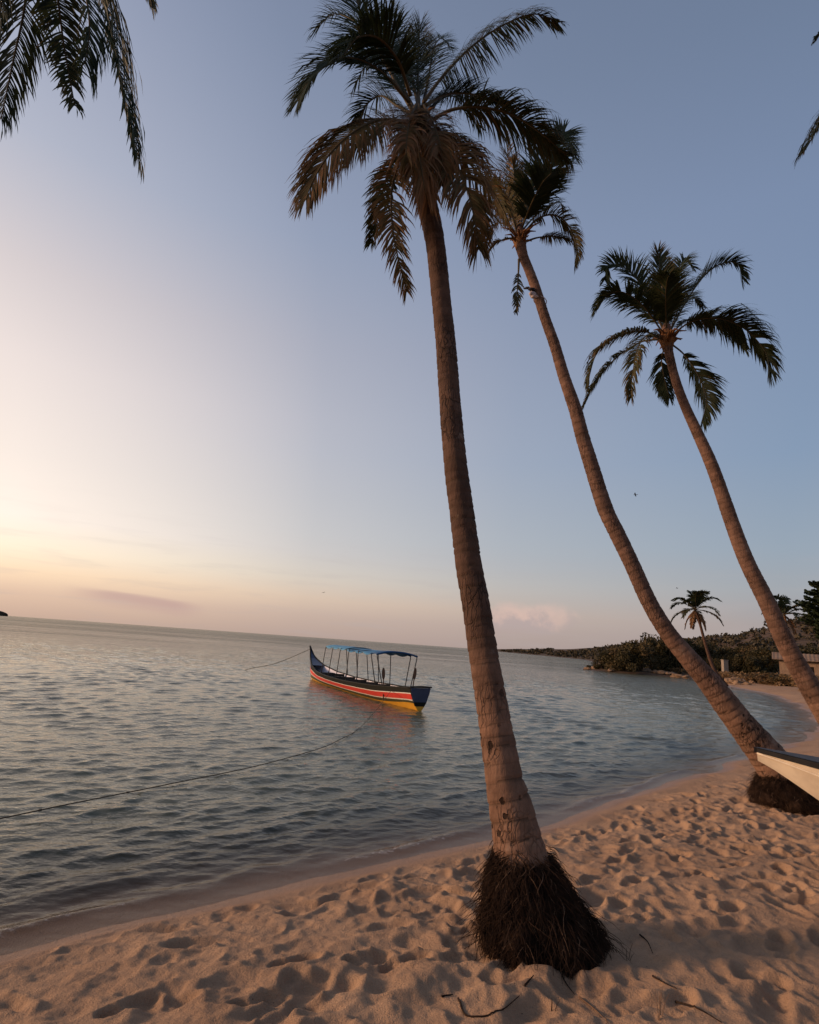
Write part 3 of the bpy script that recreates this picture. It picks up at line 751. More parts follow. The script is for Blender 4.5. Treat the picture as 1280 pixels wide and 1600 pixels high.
# --- palms whose crowns only reach into the frame
def edge_palm(base, crown, label, defs, Yc, seed):
    b = Vector((base[0], base[1], H(base[0], base[1])))
    root = thing('palm_tree', label, 'palm tree', b, 'coconut palms leaning over the beach')
    P = [b - Vector((0, 0, .1)), b.lerp(crown, .3) + Vector((0, 0, .35)), b.lerp(crown, .65) + Vector((0, 0, .35)), crown]
    sweep_trunk(P, [.19, .15, .12, .11], root, seed, step=.02)
    crown_shaft(root, crown, .12, .2, seed)
    fronds_for(root, Yc, defs, seed)
    rr = random.Random(seed)
    return root
cL = onY(50, -260, 3.4)
edge_palm((-5.2, -0.8), cL, 'palm above the water at upper left, only its hanging frond tips showing', [
 ([(50, -260, 0), (110, -130, 0), (155, -20, .1), (178, 80, .15), (196, 170, .2), (208, 236, .2)], dict(leaf=.60, tone=.02, droop=1.6, per_side=110, width=.03)),
 ([(50, -260, 0), (90, -130, -.2), (128, -30, -.3), (140, 40, -.3), (132, 100, -.3)], dict(leaf=.60, tone=.02, droop=1.4, per_side=100, width=.03)),
 ([(50, -260, 0), (70, -130, .2), (88, -20, .4), (100, 70, .5), (117, 165, .5)], dict(leaf=.40, tone=.2, droop=.7, per_side=90, width=.03, N0=Vector((.3, -.8, .4)))),
 ([(50, -260, 0), (45, -120, .3), (40, 0, .5), (22, 90, .6), (2, 185, .6)], dict(leaf=.45, tone=.03, droop=1.0, per_side=75, width=.028)),
 ([(50, -260, 0), (20, -130, .1), (5, -10, .2), (-12, 90, .2)], dict(leaf=.5, tone=.03, droop=1.0, per_side=75, width=.03)),
 ([(50, -260, 0), (140, -180, .4), (200, -80, .6), (232, -10, .7), (238, 12, .7)], dict(leaf=.28, tone=.05, droop=1.0, per_side=70, width=.03)),
 ([(50, -260, 0), (0, -330, 0), (-80, -330, 0), (-160, -240, 0)], dict(leaf=.5, tone=.05, droop=1.0, per_side=70)),
 ([(50, -260, 0), (80, -350, .3), (150, -380, .5), (230, -340, .7)], dict(leaf=.5, tone=.05, droop=1.0, per_side=70)),
], 3.4, 14)
cRt = onY(1420, 60, 5.0)
edge_palm((7.4, 3.2), cRt, 'palm beyond the right edge, only two frond tips entering the sky', [
 ([(1420, 60, 0), (1370, 90, 0), (1320, 140, 0), (1282, 195, 0), (1258, 235, 0)], dict(leaf=.46, tone=.25, droop=1.1, per_side=85, width=.03)),
 ([(1420, 60, 0), (1370, 20, 0), (1320, 25, .1), (1288, 48, .1), (1274, 62, .1)], dict(leaf=.2, tone=.05, droop=.8, per_side=70, width=.03)),
 ([(1420, 60, 0), (1440, -20, 0), (1480, -60, .1), (1560, -40, .1)], dict(leaf=.45, tone=.05, droop=1, per_side=60)),
 ([(1420, 60, 0), (1470, 60, 0), (1530, 110, .1), (1560, 180, .1)], dict(leaf=.45, tone=.05, droop=1, per_side=60)),
 ([(1420, 60, 0), (1410, 130, -.3), (1400, 210, -.4), (1396, 280, -.4)], dict(leaf=.45, tone=.4, droop=1, per_side=60)),
], 5.0, 15)

# --- two small palms across the bay
def far_palm(px_trunk, Y, label, seed, nf=15, R=1.5, dead=True):
    P = [onY(x, y, Y) for x, y in px_trunk]
    b = Vector((P[0].x, P[0].y, H(P[0].x, P[0].y)))
    P[0] = b - Vector((0, 0, .1))
    root = thing('small_palm', label, 'palm tree', b, 'small palms across the bay')
    mb = MB(); pts = catmull(P, 24)
    mb.tube(pts, [.20 - .09 * i / 23 for i in range(24)], 10, arc=9.0, ring=0.3)
    mb.build('trunk', M_TRUNK, root, smooth=True)
    c = P[-1]; rr = random.Random(seed)
    def fr(i, az, el, L, tone, leaf, droop):
        d = Vector((math.cos(az) * math.cos(el), math.sin(az) * math.cos(el), math.sin(el)))
        Q = [c]; q = c.copy()
        for k in range(5):
            q = q + d * (L / 5); Q.append(q.copy()); d = (d + Vector((0, 0, -.12 - .13 * k))).normalized()
        make_frond(Q, root, seed * 50 + i, leaf=leaf, per_side=26, tone=tone, droop=droop, width=.13, base_r=.035)
    for i in range(nf):
        az = i * 2.4 + rr.uniform(-.2, .2); el = rr.choice([1.2, .85, .5, .2, -.1]) + rr.uniform(-.12, .12)
        fr(i, az, el, R * rr.uniform(1.5, 2.0), rr.uniform(.05, .3) if el > 0 else rr.uniform(.3, .6), .8, .8)
    if dead:
        for i in range(5):
            fr(40 + i, i * 1.3, -.9 + rr.uniform(-.2, .2), R * 1.5, .95, .55, 1.1)
far_palm([(1136, 1060), (1116, 1046), (1104, 1012), (1092, 968), (1086, 952)], 60.0, 'small palm with reddish dead fronds on the rocky far shore', 31)
far_palm([(1238, 1052), (1236, 1020), (1230, 985), (1226, 960)], 64.0, 'small palm behind the slender trunk, near the low stone hut', 32, dead=True)

# ------------------------------------------------------------------ torn bag tied to palm 2
M_BAG = simple('pale_plastic', (0.52, 0.42, 0.40), (0.36, 0.28, 0.27), 12, 0.5, 0.4)
M_DARKCLOTH = simple('dark_cloth', (0.02, 0.02, 0.025), (0.04, 0.035, 0.04), 12, 0.8, 0.2)
def blob(mb, c, s, seed, sub=2, rough=.25, mi=0):
    import bmesh
    bm = bmesh.new(); bmesh.ops.create_icosphere(bm, subdivisions=sub, radius=1.0)
    rr = random.Random(seed); off = [rr.uniform(0, 6.28) for _ in range(6)]
    vs = []
    for v in bm.verts:
        p = v.co
        k = 1 + rough * (.5 * math.sin(3 * p.x + off[0]) * math.cos(2.5 * p.y + off[1]) + .35 * math.sin(5 * p.z + off[2] + 3 * p.x) + .25 * math.sin(8 * p.y + off[3] + 5 * p.z))
        vs.append(Vector(c) + Vector((p.x * s[0] * k, p.y * s[1] * k, p.z * s[2] * k)))
    fs = [tuple(v.index for v in f.verts) for f in bm.faces]
    bm.free(); mb.add(vs, fs, mi)
pb = onY(834, 458, Y2 - .12)
bag = thing('torn_bag', 'torn pale bag with dark knot tied high on the leaning palm trunk', 'bag', pb)
mb = MB(); blob(mb, pb + Vector((-.02, 0, -.02)), (.06, .05, .045), 1, rough=.5)
blob(mb, pb + Vector((.02, 0, -.06)), (.07, .04, .03), 2, rough=.5); mb.build('sack', M_BAG, bag, smooth=True)
mb = MB(); blob(mb, pb + Vector((-.04, -.01, .055)), (.045, .04, .03), 3, rough=.6); blob(mb, pb + Vector((-.10, 0, .08)), (.05, .02, .02), 5, rough=.6); mb.build('knot', M_DARKCLOTH, bag, smooth=True)
mb = MB(); cc = onY(844, 470, Y2 - .02)
mb.tube([cc + Vector((math.cos(a) * .10, math.sin(a) * .12, .035 * -math.cos(a))) for a in np.linspace(0, 6.28, 25)], .007, 5); mb.build('tie_cord', M_BAG, bag, smooth=True)

# ------------------------------------------------------------------ excursion boat
S0 = onz(655, 1111); B0 = onz(490, 1061)
ax = (B0 - S0).normalized(); pt = Vector((-ax.y, ax.x, 0))      # pt: towards port
LW = (B0 - S0).length
M_BLACKGREEN = simple('hull_dark_green', (0.007, 0.008, 0.006), (0.013, 0.013, 0.010), 3, 0.6, 0.12)
M_WHITE = simple('hull_white', (0.72, 0.66, 0.60), (0.55, 0.50, 0.45), 5, 0.5, 0.4)
M_RED = simple('hull_red', (0.62, 0.055, 0.035), (0.50, 0.040, 0.028), 4, 0.45, 0.4)
M_OLIVE = simple('hull_olive', (0.070, 0.062, 0.020), (0.045, 0.042, 0.016), 4, 0.5, 0.4)
M_YELLOW = simple('hull_yellow', (0.72, 0.36, 0.03), (0.58, 0.27, 0.025), 4, 0.5, 0.4)
M_NAVY = simple('navy_paint', (0.022, 0.035, 0.075), (0.035, 0.05, 0.10), 4, 0.4, 0.45)
M_LILAC = simple('pale_inner_paint', (0.60, 0.60, 0.68), (0.46, 0.46, 0.55), 4, 0.6, 0.3)
M_DARKWOOD = simple('dark_bench_wood', (0.030, 0.024, 0.022), (0.05, 0.04, 0.035), 10, 0.7, 0.3)
M_SKYTARP = simple('light_blue_tarp', (0.11, 0.30, 0.44), (0.07, 0.22, 0.36), 3, 0.6, 0.3)
M_SKYTARP2 = simple('mid_blue_tarp', (0.06, 0.21, 0.36), (0.045, 0.16, 0.29), 3, 0.6, 0.3)
M_NAVYTARP = simple('deep_blue_tarp', (0.012, 0.075, 0.19), (0.009, 0.055, 0.15), 3, 0.6, 0.3)
M_POST = simple('dark_steel_post', (0.03, 0.03, 0.035), (0.05, 0.045, 0.045), 9, 0.5, 0.4)
M_ROPE = simple('wet_rope', (0.13, 0.105, 0.075), (0.07, 0.058, 0.045), 30, 0.9, 0.1)
boat = thing('passenger_boat', 'long red, white and yellow wooden passenger boat with blue awnings moored offshore', 'boat', S0)
TOT = LW + 1.15
def st(s):  # half width, sheer height, keel height
    f = s / TOT
    hw = interp(f, [0, .12, .3, .5, .7, .85, .95, 1.0], [.33, .50, .66, .70, .60, .36, .13, .012])
    zs = interp(f, [0, .08, .2, .4, .6, .75, .87, .95, 1.0], [.62, .56, .47, .40, .40, .47, .66, .98, 1.46])
    zk = interp(f, [0, .15, .8, .90, .95, 1.0], [-.02, -.2, -.2, -.03, .55, 1.36])
    return hw, zs, zk
VR_S = [0, .20, .25, .51, .57, .68, 1.0, 1.5]; VR_M = [0, .30, .36, .70, .77, .99, 1.0, 1.5]; VR_B = [0, .29, .34, .64, .70, .94, 1.0, 1.5]
def vrow(r, s):
    f = s / TOT
    return interp(f, [0, .03, .20, .6, .85], [VR_S[r], VR_S[r], VR_M[r], VR_M[r], VR_B[r]])
VMAT = [0, 1, 2, 1, 3, 4, 4]
def TAP(s): return interp(s / TOT, [0, .12, .3], [.78, .60, .40])
def hull_pt(s, v, side, inset=0.0):
    hw, zs, zk = st(s)
    if v <= 1.0:
        z = zs + (max(0.02 + 0.03 * 0, zk) - zs) * v if True else 0
        w = hw * (1 - TAP(s) * max(v, 0) ** 1.7)
    else:
        q = (v - 1) / .5
        z0 = max(.02, zk); z = z0 + (min(zk, z0) - z0) * q; w = hw * (1 - TAP(s)) * (1 - q)
    w = max(w - inset, 0.004)
    rake = 0.0
    return S0 + ax * (s + rake) + pt * (w * side) + Vector((0, 0, z))
NSEC = 44
secs = [TOT * (i / (NSEC - 1)) for i in range(NSEC)]
def shell(side_list, rows, mats_idx, inset, flip=False):
    mb = MB()
    for side in side_list:
        for r in range(len(rows) - 1):
            vs, fs = [], []
            for s in secs:
                vs += [hull_pt(s, rows[r] if rows[r] is not None else 0, side, inset), hull_pt(s, rows[r + 1], side, inset)] if rows is not VR_S else [hull_pt(s, vrow(r, s), side, inset), hull_pt(s, vrow(r + 1, s), side, inset)]
            for i in range(NSEC - 1):
                f = (2 * i, 2 * i + 2, 2 * i + 3, 2 * i + 1)
                fs.append(f if (side > 0) != flip else f[::-1])
            mb.add(vs, fs, mats_idx[r])
    return mb
# weld per-row strips visually by sharing positions; smooth across the length only
shell((1, -1), VR_S, VMAT, 0).build('hull', [M_BLACKGREEN, M_WHITE, M_RED, M_OLIVE, M_YELLOW], boat, smooth=True)
shell((1, -1), [0.0, .45, .9], [0, 0], .05, True).build('inner_lining', M_LILAC, boat, smooth=True)
mb = MB()  # floor boards inside
vs = []; fs = []
for s in secs[:-4]: vs += [hull_pt(s, .86, 1, .05), hull_pt(s, .86, -1, .05)]
for i in range(len(secs) - 5): fs.append((2 * i, 2 * i + 1, 2 * i + 3, 2 * i + 2))
mb.add(vs, fs); mb.build('floor_boards', M_DARKWOOD, boat)
for side in (1, -1):
    mb = MB(); mb.tube([hull_pt(s, 0, side, .025) + Vector((0, 0, .012)) for s in secs], .032, 6); mb.build('gunwale', M_BLACKGREEN, boat, smooth=True)
# bow plating in navy (inside of the raised prow)
mb = MB(); vs = []; fs = []
bs = [TOT * q for q in (.86, .90, .94, .97, .995)]
for s in bs: vs += [hull_pt(s, -.012, 1, .0), hull_pt(s, -.012, -1, .0)]
for i in range(4): fs.append((2 * i, 2 * i + 1, 2 * i + 3, 2 * i + 2))
mb.add(vs, fs)
for side in (1, -1):
    vs, fs = [], []
    for s in [TOT * q for q in np.linspace(.86, 1.0, 8)]:
        vs += [hull_pt(s, -.02, side, -.012), hull_pt(s, .30, side, -.012)]
    for i in range(7): fs.append((2 * i, 2 * i + 2, 2 * i + 3, 2 * i + 1))
    mb.add(vs, fs)
mb.build('prow', M_NAVY, boat)
# transom
mb = MB()
def trow(v, inset=0): return [hull_pt(0, v, 1) - ax * .03, hull_pt(0, v, -1) - ax * .03]
tv = [(-.05, 0), (.62, 0), (.82, 1), (1.0, 2), (1.5, 2)]
for (a, _), (b, mi) in zip(tv[:-1], tv[1:]):
    A = trow(a); B = trow(b); mb.add([A[0], A[1], B[1], B[0]], [(0, 3, 2, 1)], mi)
    A2 = [p + ax * .05 for p in A]; B2 = [p + ax * .05 for p in B]
    mb.add([A2[0], A2[1], B2[1], B2[0]], [(0, 1, 2, 3)], mi); mb.add([A[0], B[0], B2[0], A2[0]], [(0, 1, 2, 3)], mi); mb.add([A[1], B[1], B2[1], A2[1]], [(0, 3, 2, 1)], mi)
A = trow(-.05); mb.add([A[0], A[1], A[1] + ax * .05, A[0] + ax * .05], [(0, 1, 2, 3)], 0)
mb.build('transom', [M_NAVY, M_BLACKGREEN, M_YELLOW], boat)
mb = MB(); zt = st(0)[1]
mb.tube([S0 - ax * .02 + pt * .36 + Vector((0, 0, zt + .05)), S0 - ax * .06 + pt * .0 + Vector((0, 0, zt + .075)), S0 - ax * .02 - pt * .36 + Vector((0, 0, zt + .06))], .028, 6); mb.build('stern_rail', M_DARKWOOD, boat)
for f in (.14, .27, .37, .47, .57, .67, .77):
    s = f * TOT; hw, zs, zk = st(s)
    mb = MB(); c = S0 + ax * s + Vector((0, 0, zs - .10))
    M = Matrix((ax, pt, Vector((0, 0, 1)))).transposed()
    mb.box(c, (.26, 2 * hw - .12, .035), 0, M)
    if .2 < f < .7: mb.box(c + ax * .12 + Vector((0, 0, .07)), (.03, 2 * hw - .2, .10), 0, M)
    mb.build('bench', M_DARKWOOD, boat)
# awnings
ZC = 1.50
def awning(s0, s1, w0, w1, ns, mat, arch, name, scallop, ztop):
    mb = MB(); nu = 11; rows = []
    N = ns * 6
    for i in range(N + 1):
        f = i / N; s = s0 + (s1 - s0) * f; w = w0 + (w1 - w0) * f
        sag = -scallop * abs(math.sin(math.pi * f * ns)) if scallop else 0
        row = []
        for k in range(nu):
            q = -1 + 2 * k / (nu - 1)
            row.append(S0 + ax * s + pt * (w * q) + Vector((0, 0, ztop + arch * (1 - q * q) * (1 if not scallop else 1) + sag * (0.35 + .65 * abs(q)))))
        rows.append(row)
    vs = [p for r in rows for p in r] + [p - Vector((0, 0, .015)) for r in rows for p in r]
    n0 = (N + 1) * nu; fs = []
    for i in range(N):
        for k in range(nu - 1):
            a = i * nu + k; fs.append((a, a + 1, a + nu + 1, a + nu)); fs.append((n0 + a, n0 + a + nu, n0 + a + nu + 1, n0 + a + 1))
    for k in range(nu - 1):
        fs.append((k, n0 + k, n0 + k + 1, k + 1)); a = N * nu + k; fs.append((a, a + 1, n0 + a + 1, n0 + a))
    for i in range(N):
        a = i * nu; fs.append((a, a + nu, n0 + a + nu, n0 + a)); a = i * nu + nu - 1; fs.append((a, n0 + a, n0 + a + nu, a + nu))
    mb.add(vs, fs)
    if not scallop:   # hemmed end valance
        for s in (s0, s1):
            pts = [S0 + ax * s + pt * (w0 * q) + Vector((0, 0, ztop + arch * (1 - q * q) - .03)) for q in np.linspace(-1, 1, 11)]
            mb.tube(pts, .03, 5)
    return mb.build(name, mat, boat, smooth=True)
rear = awning(1.85, 2.35, .74, .74, 1, M_NAVYTARP, .11, 'awning', 0, ZC + .03)
rear['label'] = 'deep blue rear awning'
front = awning(5.35, 8.3, .575, .46, 3, M_SKYTARP, .08, 'awning', .07, ZC + .07)
front['label'] = 'light blue scalloped forward awning'
mid_a = awning(2.45, 5.25, .68, .58, 3, M_SKYTARP2, .08, 'awning', .07, ZC + .03)
mid_a['label'] = 'mid blue scalloped middle awning'
for (s, w, zt) in [(1.85, .74, ZC + .03), (2.35, .74, ZC + .03), (3.86, .636, ZC + .05), (4.97, .592, ZC + .05), (6.08, .548, ZC + .05), (7.19, .504, ZC + .05), (8.3, .46, ZC + .05)]:
    for side in (1, -1):
        hw, zs, zk = st(s); mb = MB()
        foot = S0 + ax * (s - .12) + pt * (side * (hw - .03)) + Vector((0, 0, zs)); top = S0 + ax * s + pt * (side * w) + Vector((0, 0, zt))
        mb.tube([foot, foot.lerp(top, .9), top - pt * side * .03 + Vector((0, 0, .015))], .016, 6)
        mb.build('awning_post', M_POST, boat, smooth=True)
    mb = MB(); mb.tube([S0 + ax * s + pt * (w * q) + Vector((0, 0, zt + (.10 if s < 2.5 else .06) * (1 - q * q) - .03)) for q in np.linspace(-1, 1, 9)], .014, 5); mb.build('awning_bow', M_POST, boat, smooth=True)
# paddles standing in the boat
M_PADDLE = simple('worn_paddle_wood', (0.06, 0.035, 0.025), (0.09, 0.055, 0.04), 10, 0.7, 0.2)
for (s, q, zt, lab) in [(1.75, .42, .78, 'paddle standing upright at the near rear corner of the moored boat'), (1.35, -.36, .84, 'paddle leaning upright by the far rear post of the moored boat')]:
    hw, zs, zk = st(s); p = S0 + ax * s + pt * q + Vector((0, 0, .12))
    o = thing('paddle', lab, 'paddle', p, 'paddles in the moored boat'); top = p + Vector((.06 if q < 0 else -.05, 0, zt - .12))
    mb = MB(); mb.tube([p, top], .018, 6); mb.build('shaft', M_PADDLE, o)
    mb = MB(); zz = (top - p).normalized(); yy = (zz.cross(Vector((1, -.1, 0)))).normalized(); xx = yy.cross(zz); M = Matrix((xx, yy, zz)).transposed(); vs = []
    prof = [(0, .02), (.06, .042), (.16, .055), (.28, .045), (.36, .02)]
    for (z, w) in prof:
        for (x, y) in ((-w, -.012), (w, -.012), (w, .012), (-w, .012)): vs.append(top + M @ Vector((x, y, z - .04)))
    fs = [(i * 4 + k, i * 4 + (k + 1) % 4, i * 4 + 4 + (k + 1) % 4, i * 4 + 4 + k) for i in range(4) for k in range(4)] + [(3, 2, 1, 0), (16, 17, 18, 19)]
    mb.add(vs, fs); mb.build('blade', M_PADDLE, o)
# ropes
def rope(pts, r, label, n=60, loc=None):
    mb = MB(); P = catmull(pts, n); mb.tube(P, r, 6)
    for i in range(3, n - 3, 9):   # small splices and knots along it
        if rnd.random() < .25: mb.tube([P[i] - (P[i + 1] - P[i]) * .1, P[i] + (P[i + 1] - P[i]) * .15], r * 1.7, 6)
    o = mb.build('mooring_rope', M_ROPE, None, smooth=True, loc=P[0]); tag(o, label, 'rope', 'mooring ropes'); return o
bowtip = hull_pt(TOT * .985, 0, 1, 0)
wpt = onz(382, 1047, 0)
rope([bowtip, bowtip.lerp(wpt, .5) - Vector((0, 0, .16)), wpt - Vector((0, 0, .01)), wpt.lerp(bowtip, -.25) - Vector((0, 0, .3))], .014, 'thin rope running from the raised prow down into the water')
cleat = hull_pt(1.1, .2, 1, -.03)
a1 = onz(560, 1139, .03)
rope([cleat, cleat.lerp(a1, .5) - Vector((0, 0, .05)), a1, onz(530, 1156, .02), onz(498, 1170, .03), onz(400, 1197, .025), onz(250, 1228, .03), onz(100, 1258, .07), onz(0, 1279, .11), onz(-120, 1300, .2), Vector((-5.2, 3.0, .35)), Vector((-5.6, 1.2, H(-5.6, 1.2) + .01))], 0.0065, 'long dark rope from the moored boat stern over the waves to the left edge', 160)

# ------------------------------------------------------------------ white boat bow on the sand
M_CREAM = simple('cream_hull_paint', (0.72, 0.62, 0.48), (0.50, 0.41, 0.31), 5, 0.5, 0.3)
M_BLACKRAIL = simple('black_rail_paint', (0.010, 0.010, 0.011), (0.02, 0.019, 0.02), 14, 0.65, 0.12)
M_DECK = simple('worn_grey_deck', (0.04, 0.038, 0.04), (0.08, 0.075, 0.078), 18, 0.6, 0.2)
tip = onY(1183, 1171, 5.2)
bax = Vector((0.84, -0.54, 0)).normalized(); bpt = Vector((-bax.y, bax.x, 0))   # far side
rb = thing('rowing_boat', 'cream hulled wooden boat with black gunwale, bow pointing at the leaning palm', 'boat', (tip.x + bax.x * 2.0, tip.y + bax.y * 2.0, H(tip.x + bax.x * 2.0, tip.y + bax.y * 2.0)))
LB = 4.6
def rb_st(f):
    hw = interp(f, [0, .03, .1, .25, .5, .8, 1], [.03, .085, .20, .42, .62, .62, .5])
    zs = tip.z + interp(f, [0, .1, .3, .6, 1], [0, -.035, -.12, -.2, -.16])
    zk = max(interp(f, [0, .02, .06, .14, .25, .4, 1], [tip.z - .09, tip.z - .13, tip.z - .24, tip.z - .48, tip.z - .70, .40, .40]), .30)
    return hw, zs, zk
def rb_pt(f, v, side, grow=0.0):
    hw, zs, zk = rb_st(f)
    w = (hw) * (1 - v ** 1.35) * (1.0) + grow; z = zs + (zk - zs) * v
    return tip + bax * (f * LB) + bpt * (w * side) + Vector((0, 0, z - tip.z))
fs_ = [0, .01, .025, .05, .08, .12, .16, .2, .25, .3, .4, .5, .6, .7, .8, .9, 1.0]
def strip(mb, rows, side, grow=0.0, mi=0):
    nr = len(rows); vs = [rb_pt(f, v, side, grow) for f in fs_ for v in rows]; F = []
    for i in range(len(fs_) - 1):
        for k in range(nr - 1):
            a = i * nr + k; F.append((a, a + 1, a + nr + 1, a + nr))
    mb.add(vs, F, mi)
mb = MB()
for side in (1, -1): strip(mb, [0, .1, .2, .35, .5, .65, .8, .9, 1.0], side)
vs = [rb_pt(1, v, s) for s in (1, -1) for v in (0, .35, .65, 1.0)]; mb.add(vs, [(0, 1, 5, 4), (1, 2, 6, 5), (2, 3, 7, 6)])
mb.build('hull', M_CREAM, rb, smooth=True)
for side in (1, -1):   # rubbing strake and black gunwale plank
    mb = MB(); vs, F = [], []
    for f in fs_:
        p = rb_pt(f, 0, side); o = bpt * side
        k = min(1, .45 + f * 4); vs += [p - o * .04 * k + Vector((0, 0, .014)), p + o * .018 * k + Vector((0, 0, .014)), p + o * .018 * k - Vector((0, 0, .038 * k)), p + o * .002 - Vector((0, 0, .042 * k))]
    for i in range(len(fs_) - 1):
        for k in range(3): F.append((4 * i + k, 4 * i + k + 1, 4 * i + 5 + k, 4 * i + 4 + k))
    F.append((0, 1, 2, 3)); mb.add(vs, F); mb.build('gunwale', M_BLACKRAIL, rb)
    mb = MB(); mb.tube([rb_pt(f, .3, side, .004) for f in fs_], .011, 5); mb.build('strake', M_CREAM, rb, smooth=True)
mb = MB(); vs, F = [], []
for f in fs_[:9]: vs += [rb_pt(f, 0, 1, -.005) + Vector((0, 0, .018)), rb_pt(f, 0, -1, -.005) + Vector((0, 0, .018))]
for i in range(8): F.append((2 * i, 2 * i + 1, 2 * i + 3, 2 * i + 2))
mb.add(vs, F); mb.build('foredeck', M_DECK, rb)
mb = MB()
p = tip - bax * .012
mb.box(p + Vector((0, 0, -.004)), (.02, .035, .04), 0, Matrix((bax, bpt, Vector((0, 0, 1)))).transposed()); mb.build('stem_cap', M_BLACKRAIL, rb)
for f in (.45, .7):
    hw, zs, zk = rb_st(f); mb = MB(); mb.box(tip + bax * (f * LB) + Vector((0, 0, zs - tip.z - .12)), (.24, 2 * hw * .8, .03), 0, Matrix((bax, bpt, Vector((0, 0, 1)))).transposed()); mb.build('thwart', M_DARKWOOD, rb)
mb = MB()   # inside of the hull below the thwarts
vs, F = [], []
for f in fs_[8:]: vs += [rb_pt(f, .75, 1, -.02), rb_pt(f, .75, -1, -.02)]
for i in range(len(fs_) - 9): F.append((2 * i, 2 * i + 1, 2 * i + 3, 2 * i + 2))
mb.add(vs, F); mb.build('floor_boards', M_DARKWOOD, rb)

# ------------------------------------------------------------------ far shore: bushes, rocks, hut
def leafy(mb, c, s, n, size, seed, tone=.3):
    rr = random.Random(seed)
    lumps = [(Vector((rr.gauss(0, .42) * s[0], rr.gauss(0, .42) * s[1], (rr.random() * .8 + .12) * s[2])), rr.uniform(.28, .55), rr.gauss(0, .10)) for _ in range(13)]
    for i in range(n):
        L, lr, lt = rr.choice(lumps)
        d = Vector((rr.gauss(0, 1), rr.gauss(0, 1), rr.gauss(0, 1))).normalized() * (rr.random() ** .4) * lr
        p = Vector(c) + L + Vector((d.x * s[0], d.y * s[1], d.z * s[2] * .7))
        if p.z < c[2]: p.z = c[2] + rr.random() * .3 * s[2]
        a = Vector((rr.gauss(0, 1), rr.gauss(0, 1), rr.gauss(0, .7))).normalized(); b = a.cross(Vector((rr.gauss(0, 1), rr.gauss(0, 1), rr.gauss(0, 1)))).normalized()
        w = size * rr.uniform(.5, 1.2)
        mb.add([p - a * w, p + b * w * .45, p + a * w, p - b * w * .45], [(0, 1, 2, 3)], 0, tone=min(1, max(0, tone + lt + rr.gauss(0, .08))))
M_TWIG = simple('grey_twig', (0.11, 0.08, 0.06), (0.07, 0.05, 0.04), 9, 0.9, 0.1)
bush_meshes = {}
def make_bush(kind, n, size, tone, seed):
    mb = MB(); leafy(mb, (0, 0, 0), (1, 1, 1), n, size, seed, tone)
    me_o = mb.build('foliage', M_BUSH)
    st_ = MB(); rr = random.Random(seed)
    for i in range(6):
        a = rr.uniform(0, 6.28); st_.tube([(0, 0, -.08), (math.cos(a) * .2, math.sin(a) * .2, .35), (math.cos(a) * .5, math.sin(a) * .5, .85)], [.03, .02, .008], 5)
    so = st_.build('stem', M_TWIG)
    bush_meshes[kind] = (me_o.data, so.data)
    for o in (me_o, so): bpy.data.objects.remove(o)
for i in range(3):
    make_bush('green%d' % i, 4200, .068, .42 + .06 * i, 70 + i)
    make_bush('dry%d' % i, 1300, .10, .90, 80 + i)
def place_bush(kind, x, y, sx, sz, label, group, rot):
    b = Vector((x, y, H(x, y) - .05))
    o = thing('shrub', label, 'shrub', b, group); o.rotation_euler = (0, 0, rot)
    for nm, me in zip(('foliage', 'stem'), bush_meshes[kind]):
        c = bpy.data.objects.new(nm, me); COL.objects.link(c); c.parent = o; c.scale = (sx, sx, sz)
big = [(953, 66 + 22, 2.4, 2.4), (968, 86, 3.0, 3.2), (1000, 86, 3.6, 4.0), (1024, 90, 3.2, 5.0), (1046, 89, 3.2, 5.0), (1070, 90, 3.2, 4.9), (1092, 92, 3.2, 4.6), (938, 88, 1.5, 1.5),
       (1112, 95, 3.4, 3.8), (1138, 101, 3.6, 4.0), (1158, 99, 3.6, 4.2), (1182, 98, 3.8, 4.0), (1204, 96, 3.0, 3.6), (1228, 104, 4.0, 4.2), (1256, 104, 4.4, 4.2), (1284, 104, 4.4, 4.4), (1112, 88, 2.0, 2.4), (1154, 88, 2.2, 2.8), (1175, 86, 2.4, 2.8)]
for i, (px, Y, sx, sz) in enumerate(big):
    p = onY(px, 1030, Y)
    place_bush('green%d' % (i % 3), p.x, Y, sx * .82, sz * .95, 'dense dark green bush on the low point across the bay', 'dark bushes across the bay', i * 1.7)
k = 0
for px, Y in [(1112, 78), (1134, 77), (1129, 78), (1146, 68), (1158, 66), (1170, 64), (1182, 65), (1192, 62), (1206, 60), (1215, 62), (1228, 58), (1240, 60), (1252, 57), (1264, 60), (1276, 56), (1135, 72), (1200, 66), (1062, 85), (1090, 82), (1290, 55), (1255, 50), (1272, 48)]:
    p = onY(px, 1050, Y); s = rnd.uniform(.8, 1.35)
    if float(shore_dist(np.array([p.x]), np.array([p.y]))[0]) < 2.2: continue
    place_bush('dry%d' % (k % 3), p.x, Y, s * 1.25, s * .85, 'low dry tan shrub above the little far beach', 'dry shrubs above the far beach', k * 1.3); k += 1
